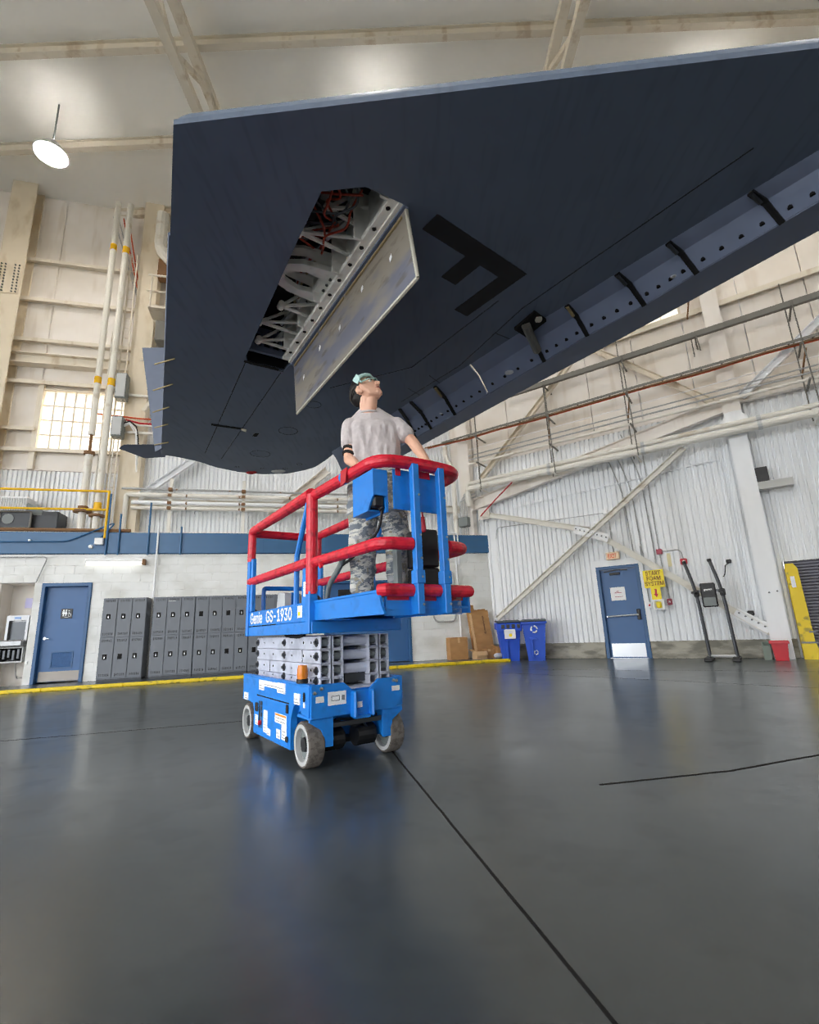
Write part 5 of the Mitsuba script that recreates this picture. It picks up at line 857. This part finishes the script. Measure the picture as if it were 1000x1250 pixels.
# ================================================================ THE MAN (world coordinates; stands on the extension deck, floor z 1.03)
PK = thing('person', 'man in a grey T-shirt and camouflage trousers looking up on the lift platform', 'person')
SPH = trimesh.creation.icosphere(2, 1.0)
def ball(c, r, sc=(1, 1, 1), R=None):
    v = SPH.vertices * r * np.array(sc)
    if R is not None: v = v @ R.T
    return v + np.array(c, float)
def bone(*cs):
    """hull of the spheres (centre, radius[, scale[, R]])"""
    return m3.Manifold.hull_points(np.vstack([ball(*c) for c in cs]).astype(np.float64))
def fuse(ms, edge, it=10, lam=.5):
    M = ms[0]
    for q in ms[1:]: M = M + q
    g = M.refine_to_length(edge).to_mesh(); t = trimesh.Trimesh(np.array(g.vert_properties)[:, :3], np.array(g.tri_verts), process=True)
    trimesh.smoothing.filter_taubin(t, lamb=lam, nu=.53, iterations=it); return t
def V(*a): return np.array(a, float)
hipR, hipL = V(-.325, 3.40, 1.90), V(-.150, 3.41, 1.90)
knR, knL = V(-.338, 3.36, 1.52), V(-.098, 3.37, 1.52)
anR, anL = V(-.352, 3.42, 1.13), V(-.100, 3.44, 1.13)
waist, chest, neckb = V(-.242, 3.405, 2.06), V(-.245, 3.41, 2.33), V(-.270, 3.415, 2.50)
shR, shL = V(-.412, 3.41, 2.405), V(-.070, 3.42, 2.40)
elR, wrR = V(-.420, 3.33, 2.115), V(-.352, 3.215, 2.03)
elL, wrL = V(.045, 3.37, 2.245), V(.135, 3.22, 2.035)
hc = V(-.292, 3.385, 2.664)                                            # head centre
fdir = V(.70, -.42, .58); fdir /= np.linalg.norm(fdir); udir = V(0, 0, 1) - fdir * fdir[2] + .06 * V(-1, 0, 0); udir -= fdir * (udir @ fdir); udir /= np.linalg.norm(udir); rdir = np.cross(fdir, udir)
RH = np.c_[rdir, fdir, udir]                                          # columns: his right, forward, crown
def hd_(x, y, z): return hc + RH @ V(x, y, z)
HS = 1.12
def hb(*cs): return bone(*[(hd_(*(np.array(c[0]) * HS)), c[1] * HS, c[2] if len(c) > 2 else (1, 1, 1), RH) for c in cs])
def hand(w, d, n, side, curl, sc=1.0):
    """palm from the wrist w along d, back of the hand facing n; thumb on the given side; fingers close by curl degrees"""
    d = d / np.linalg.norm(d); n = n - d * (n @ d); n /= np.linalg.norm(n); s = np.cross(d, n) * side; P = []
    def at(a, b, c): return w + (d * a + s * b + n * c) * sc
    P.append(bone((at(.0, 0, 0), .026), (at(.03, .022, 0), .015), (at(.03, -.022, 0), .015), (at(.088, .033, 0), .012), (at(.088, -.033, 0), .011)))
    for i, (b, L) in enumerate(((.034, .072), (.012, .080), (-.011, .075), (-.033, .060))):
        p = at(.09, b, 0); a = 0.; pts = [p]
        for j, f in enumerate((.45, .32, .23)):
            a += math.radians(curl) * (.7, 1.1, .9)[j]; p = p + (d * math.cos(a) - n * math.sin(a)) * L * f * sc; pts.append(p)
        for j in range(3): P.append(bone((pts[j], .0095 - .0008 * j), (pts[j + 1], .0088 - .0008 * j)))
    t0, t1, t2 = at(.025, .028, -.006), at(.060, .058, -.022), at(.088, .056, -.046)
    P += [bone((t0, .014), (t1, .011)), bone((t1, .0105), (t2, .009))]; return P
# one continuous body: head with neck, arms, hands, trunk and legs
B_ = [hb(((0, -.012, .032), .079), ((0, .022, .045), .072), ((0, -.05, .018), .066)), hb(((.05, .02, .0), .036), ((-.05, .02, .0), .036), ((.035, .03, -.055), .026), ((-.035, .03, -.055), .026), ((0, .070, -.088), .020), ((0, .055, .045), .045), ((0, .01, -.03), .055)),
      hb(((.016, .068, -.086), .014), ((-.016, .068, -.086), .014), ((0, .06, -.04), .03)), hb(((0, .086, .018), .008), ((0, .112, -.024), .0115), ((0, .084, -.03), .010)), hb(((.014, .094, -.028), .008), ((-.014, .094, -.028), .008)), hb(((.035, .078, .034), .012), ((-.035, .078, .034), .012)),
      hb(((.082, -.002, .012), .013, (.5, 1, 1)), ((.086, -.012, -.004), .018, (.45, 1, 1.2)), ((.078, .0, -.030), .009, (.6, 1, 1))), hb(((-.082, -.002, .012), .013, (.5, 1, 1)), ((-.086, -.012, -.004), .018, (.45, 1, 1.2)), ((-.078, .0, -.030), .009, (.6, 1, 1))),
      bone((hd_(0, -.03, -.045), .057), (neckb + V(0, .0, -.02), .068)), bone((hd_(0, .005, -.075), .045), (neckb + V(.0, -.02, .0), .055)), bone((neckb + V(0, -.045, .05), .018), (neckb + V(0, -.055, .015), .016)),
      bone((neckb + V(0, 0, -.03), .055), (shR + V(.01, 0, -.01), .045), (shL + V(-.01, 0, -.01), .045), (chest, .10)), bone((chest + V(-.08, 0, 0), .1), (chest + V(.08, 0, 0), .1), (waist + V(-.06, 0, 0), .09), (waist + V(.06, 0, 0), .09)), bone((waist, .11), (hipR, .09), (hipL, .09)),
      bone((shR, .056), (elR, .040)), bone((shL, .056), (elL, .040)), bone((elR, .041), (elR * .65 + wrR * .35, .040), (wrR, .027)), bone((elL, .041), (elL * .65 + wrL * .35, .040), (wrL, .027)),
      bone((hipR, .09), (knR, .058)), bone((hipL, .09), (knL, .058)), bone((knR, .058), (anR, .04)), bone((knL, .058), (anL, .04)), bone((anR, .04), (anR + V(-.01, -.13, -.06), .03)), bone((anL, .04), (anL + V(.01, -.13, -.06), .03))]
B_ += hand(wrR, V(.35, -.75, -.5), V(-.35, -.25, .9), 1, 42) + hand(wrL, V(.35, -.80, -.5), V(.2, -.25, .95), -1, 38)
body = fuse(B_, .007, 6)
put('body', body, 'm_skin', smooth=True, parent=PK, label='light skin of head, neck and bare arms')
for s in (1, -1):
    put('eye', xf(trimesh.creation.icosphere(2, 1), mv(*hd_(*(V(s * .033, .082, .012) * HS))) @ np.diag([.0125, .0125, .0105, 1])), 'm_eyewhite', smooth=True, parent=PK); put('iris', xf(trimesh.creation.icosphere(2, .0065), mv(*hd_(*(V(s * .033, .091, .014) * HS)))), 'm_iris', smooth=True, parent=PK)
    put('eyebrow', tube([hd_(*(V(s * a, b, c) * HS)) for a, b, c in ((.014, .094, .034), (.034, .092, .042), (.052, .078, .034))], .005, 6), 'm_hair', parent=PK)
put('lips', cat(tube([hd_(*(V(a, b, -.053) * HS)) for a, b in ((-.024, .078), (-.01, .092), (.01, .092), (.024, .078))], [.003, .006, .006, .003], 8), tube([hd_(*(V(a, b, -.064) * HS)) for a, b in ((-.02, .076), (0, .091), (.02, .076))], [.003, .007, .003], 8)), 'm_lip', parent=PK, smooth=True)
hair = fuse([hb(((0, -.015, .042), .082), ((0, .010, .062), .072), ((0, -.055, .022), .070), ((0, -.05, -.02), .048)) - hb(((0, .14, -.03), .125), ((0, .11, .02), .085), ((.03, .06, -.08), .05), ((-.03, .06, -.08), .05))], .009, 5)
put('hair', hair, 'm_hair', smooth=True, parent=PK, label='short black hair')
# goggles pushed onto the brow
ga = np.linspace(-1.25, 1.25, 15); rim_ = lambda z, r: [hd_(*(V(r * math.sin(a), .012 + r * math.cos(a), z) * HS)) for a in ga]
up_, lo_ = rim_(.072, .088), rim_(.008, .100)
vv = np.vstack([up_, lo_]); ff = [[i, i + 1, 15 + i + 1] for i in range(14)] + [[i, 16 + i, 15 + i] for i in range(14)]
gg = put('goggles', cat(tube(up_, .011, 8), tube([a * .8 + b * .2 for a, b in zip(up_, lo_)], .009, 8), tube(lo_[:6] + [hd_(*(V(0, .118, .022) * HS))] + lo_[9:], .004, 6), bar(up_[0], lo_[0], .012, .012), bar(up_[-1], lo_[-1], .012, .012)), 'm_teal', parent=PK, label='clear safety goggles with a teal rim')
put('lens', trimesh.Trimesh(vv, ff, process=False), 'm_lens', parent=gg, smooth=True)
put('side_vent', cat(hull(*[hd_(*(V(s * .092, y, z) * HS)) for s in (1, 1.08) for y, z in ((.005, .075), (.055, .085), (.055, .035), (.015, .02))])), 'm_teal', parent=gg)
put('strap', tube([hd_(*(V(.093 * math.cos(a), -.018 + .093 * math.sin(a), .028 - .02 * math.sin(a + 3.14)) * HS)) for a in np.linspace(.1, -math.pi - .1, 20)], .006, 6), 'm_strap', parent=gg)
# T-shirt
def folds(m, amp, fr, seed):
    n = nfbm(m.vertices * np.array(fr) + seed, 3, seed); m.vertices += m.vertex_normals * ((n - .5) * 2 * amp * np.clip((2.44 - m.vertices[:, 2]) / .12, .08, 1))[:, None]; return m
sleeve = lambda a, b, t: bone((a, .068), (a * (1 - t) + b * t, .066), (a * .5 + (a * (1 - t) + b * t) * .5 + V(0, -.01, -.012), .072))
shirt = [bone((neckb + V(0, .01, -.045), .085), (shR + V(.01, 0, -.01), .062), (shL + V(-.01, 0, -.01), .062), (chest, .128)), bone((chest + V(-.075, 0, 0), .128), (chest + V(.075, 0, 0), .128), (waist + V(-.06, -.0, -.03), .112), (waist + V(.06, 0, -.03), .112)), bone((waist + V(-.06, 0, 0), .113), (waist + V(.06, 0, 0), .113), (waist + V(-.06, 0, -.1), .108), (waist + V(.06, 0, -.1), .108)), sleeve(shR, elR, .50), sleeve(shL, elL, .52), bone((neckb + V(-.045, .01, -.005), .062), (shR + V(.02, .0, .0), .058)), bone((neckb + V(.045, .01, -.005), .062), (shL + V(-.02, .0, .0), .058))]
cut = bone((neckb + V(.0, -.02, .085), .073), (neckb + V(0, -.03, .14), .07)); low = m3.Manifold.cube([2, 2, 1]).translate([-1.3, 2.4, .93])
def cutter(a, b, t, r=.2): 
    p = a * (1 - t) + b * t; d = (b - a) / np.linalg.norm(b - a); return bone((p + d * (r + .0), r))
arms_cut = cutter(shR, elR, .66, .12) + cutter(shL, elL, .62, .12)
sh = shirt[0]
for q_ in shirt[1:]: sh = sh + q_
put('t_shirt', folds(fuse([sh - cut - low], .010, 8), .022, (24, 10, 6), 3), 'm_shirt', smooth=True, parent=PK, label='pale grey short-sleeved T-shirt')
put('collar', tube([neckb + V(.080 * math.cos(a), .074 * math.sin(a) + .0, .018 + .022 * math.sin(a)) for a in np.linspace(0, 2 * math.pi, 25)], .008, 8), 'm_shirt', parent=PK, smooth=True)
for t in (.70, .85):
    p = shR * (1 - t) + elR * t; d = (elR - shR) / np.linalg.norm(elR - shR); a = np.cross(d, V(0, 1, 0)); a /= np.linalg.norm(a); b = np.cross(d, a)
    ring = [(p + (a * math.cos(g) + b * math.sin(g)) * .046) + d * .012 * math.cos(g) for g in np.linspace(0, 2 * math.pi, 20)]
    put('arm_strap', cat(tube(ring, .007, 8), tube([q_ + d * .01 for q_ in ring], .007, 8)), 'm_strap', smooth=40, parent=PK, label='black strap round the upper arm')
# trousers and boots
tr = [bone((waist + V(-.055, 0, -.06), .108), (waist + V(.055, 0, -.06), .108), (hipR, .118), (hipL, .118)), bone((hipR, .118), (hipR * .5 + knR * .5, .108), (knR + V(0, 0, .03), .094)), bone((hipL, .118), (hipL * .5 + knL * .5, .108), (knL + V(0, 0, .03), .090)),
      bone((knR, .094), (knR * .5 + anR * .5 + V(0, .01, 0), .092), (anR + V(0, 0, .07), .082)), bone((knL, .088), (knL * .5 + anL * .5 + V(0, .01, 0), .084), (anL + V(0, 0, .06), .072)), bone((anR + V(0, 0, .06), .082), (anR + V(0, 0, .02), .068)), bone((anL + V(0, 0, .06), .072), (anL + V(0, 0, .02), .062)),
      bone((hipR + V(-.10, .0, -.16), .05, (.6, 1.3, 1.6)), (hipR + V(-.09, 0, -.2), .05, (.6, 1.3, 1.6)))]
put('trousers', folds(fuse(tr, .012, 6), .016, (18, 12, 16), 11), 'm_camo', smooth=True, parent=PK, label='grey camouflage trousers')
put('belt', tube([waist + V(.175 * math.cos(a), .115 * math.sin(a), -.075) for a in np.linspace(0, 2 * math.pi, 28)], .016, 8), 'm_boot', parent=PK)
for an, sx in ((anR, -.015), (anL, .02)):
    bt = fuse([bone((an + V(0, .01, .05), .056), (an + V(0, .015, -.04), .05)), bone((an + V(0, .04, -.062), .036), (an + V(sx, -.06, -.062), .040), (an + V(sx * 1.6, -.16, -.066), .032)), bone((an + V(0, .0, -.02), .048), (an + V(sx, -.08, -.05), .040))], .012, 5)
    k = put('boot', bt, 'm_boot', smooth=True, parent=PK, label='sage green boot')
    put('sole', prism([tuple((an + V(sx * 1.0 + a, b, 0))[:2]) for a, b in ((-.04, -.17), (-.015, -.2), (.015, -.2), (.04, -.17), (.045, -.06), (.035, .07), (.015, .085), (-.015, .085), (-.035, .07), (-.045, -.06))], .02, 'xy', 1.0305), 'm_black', parent=k)
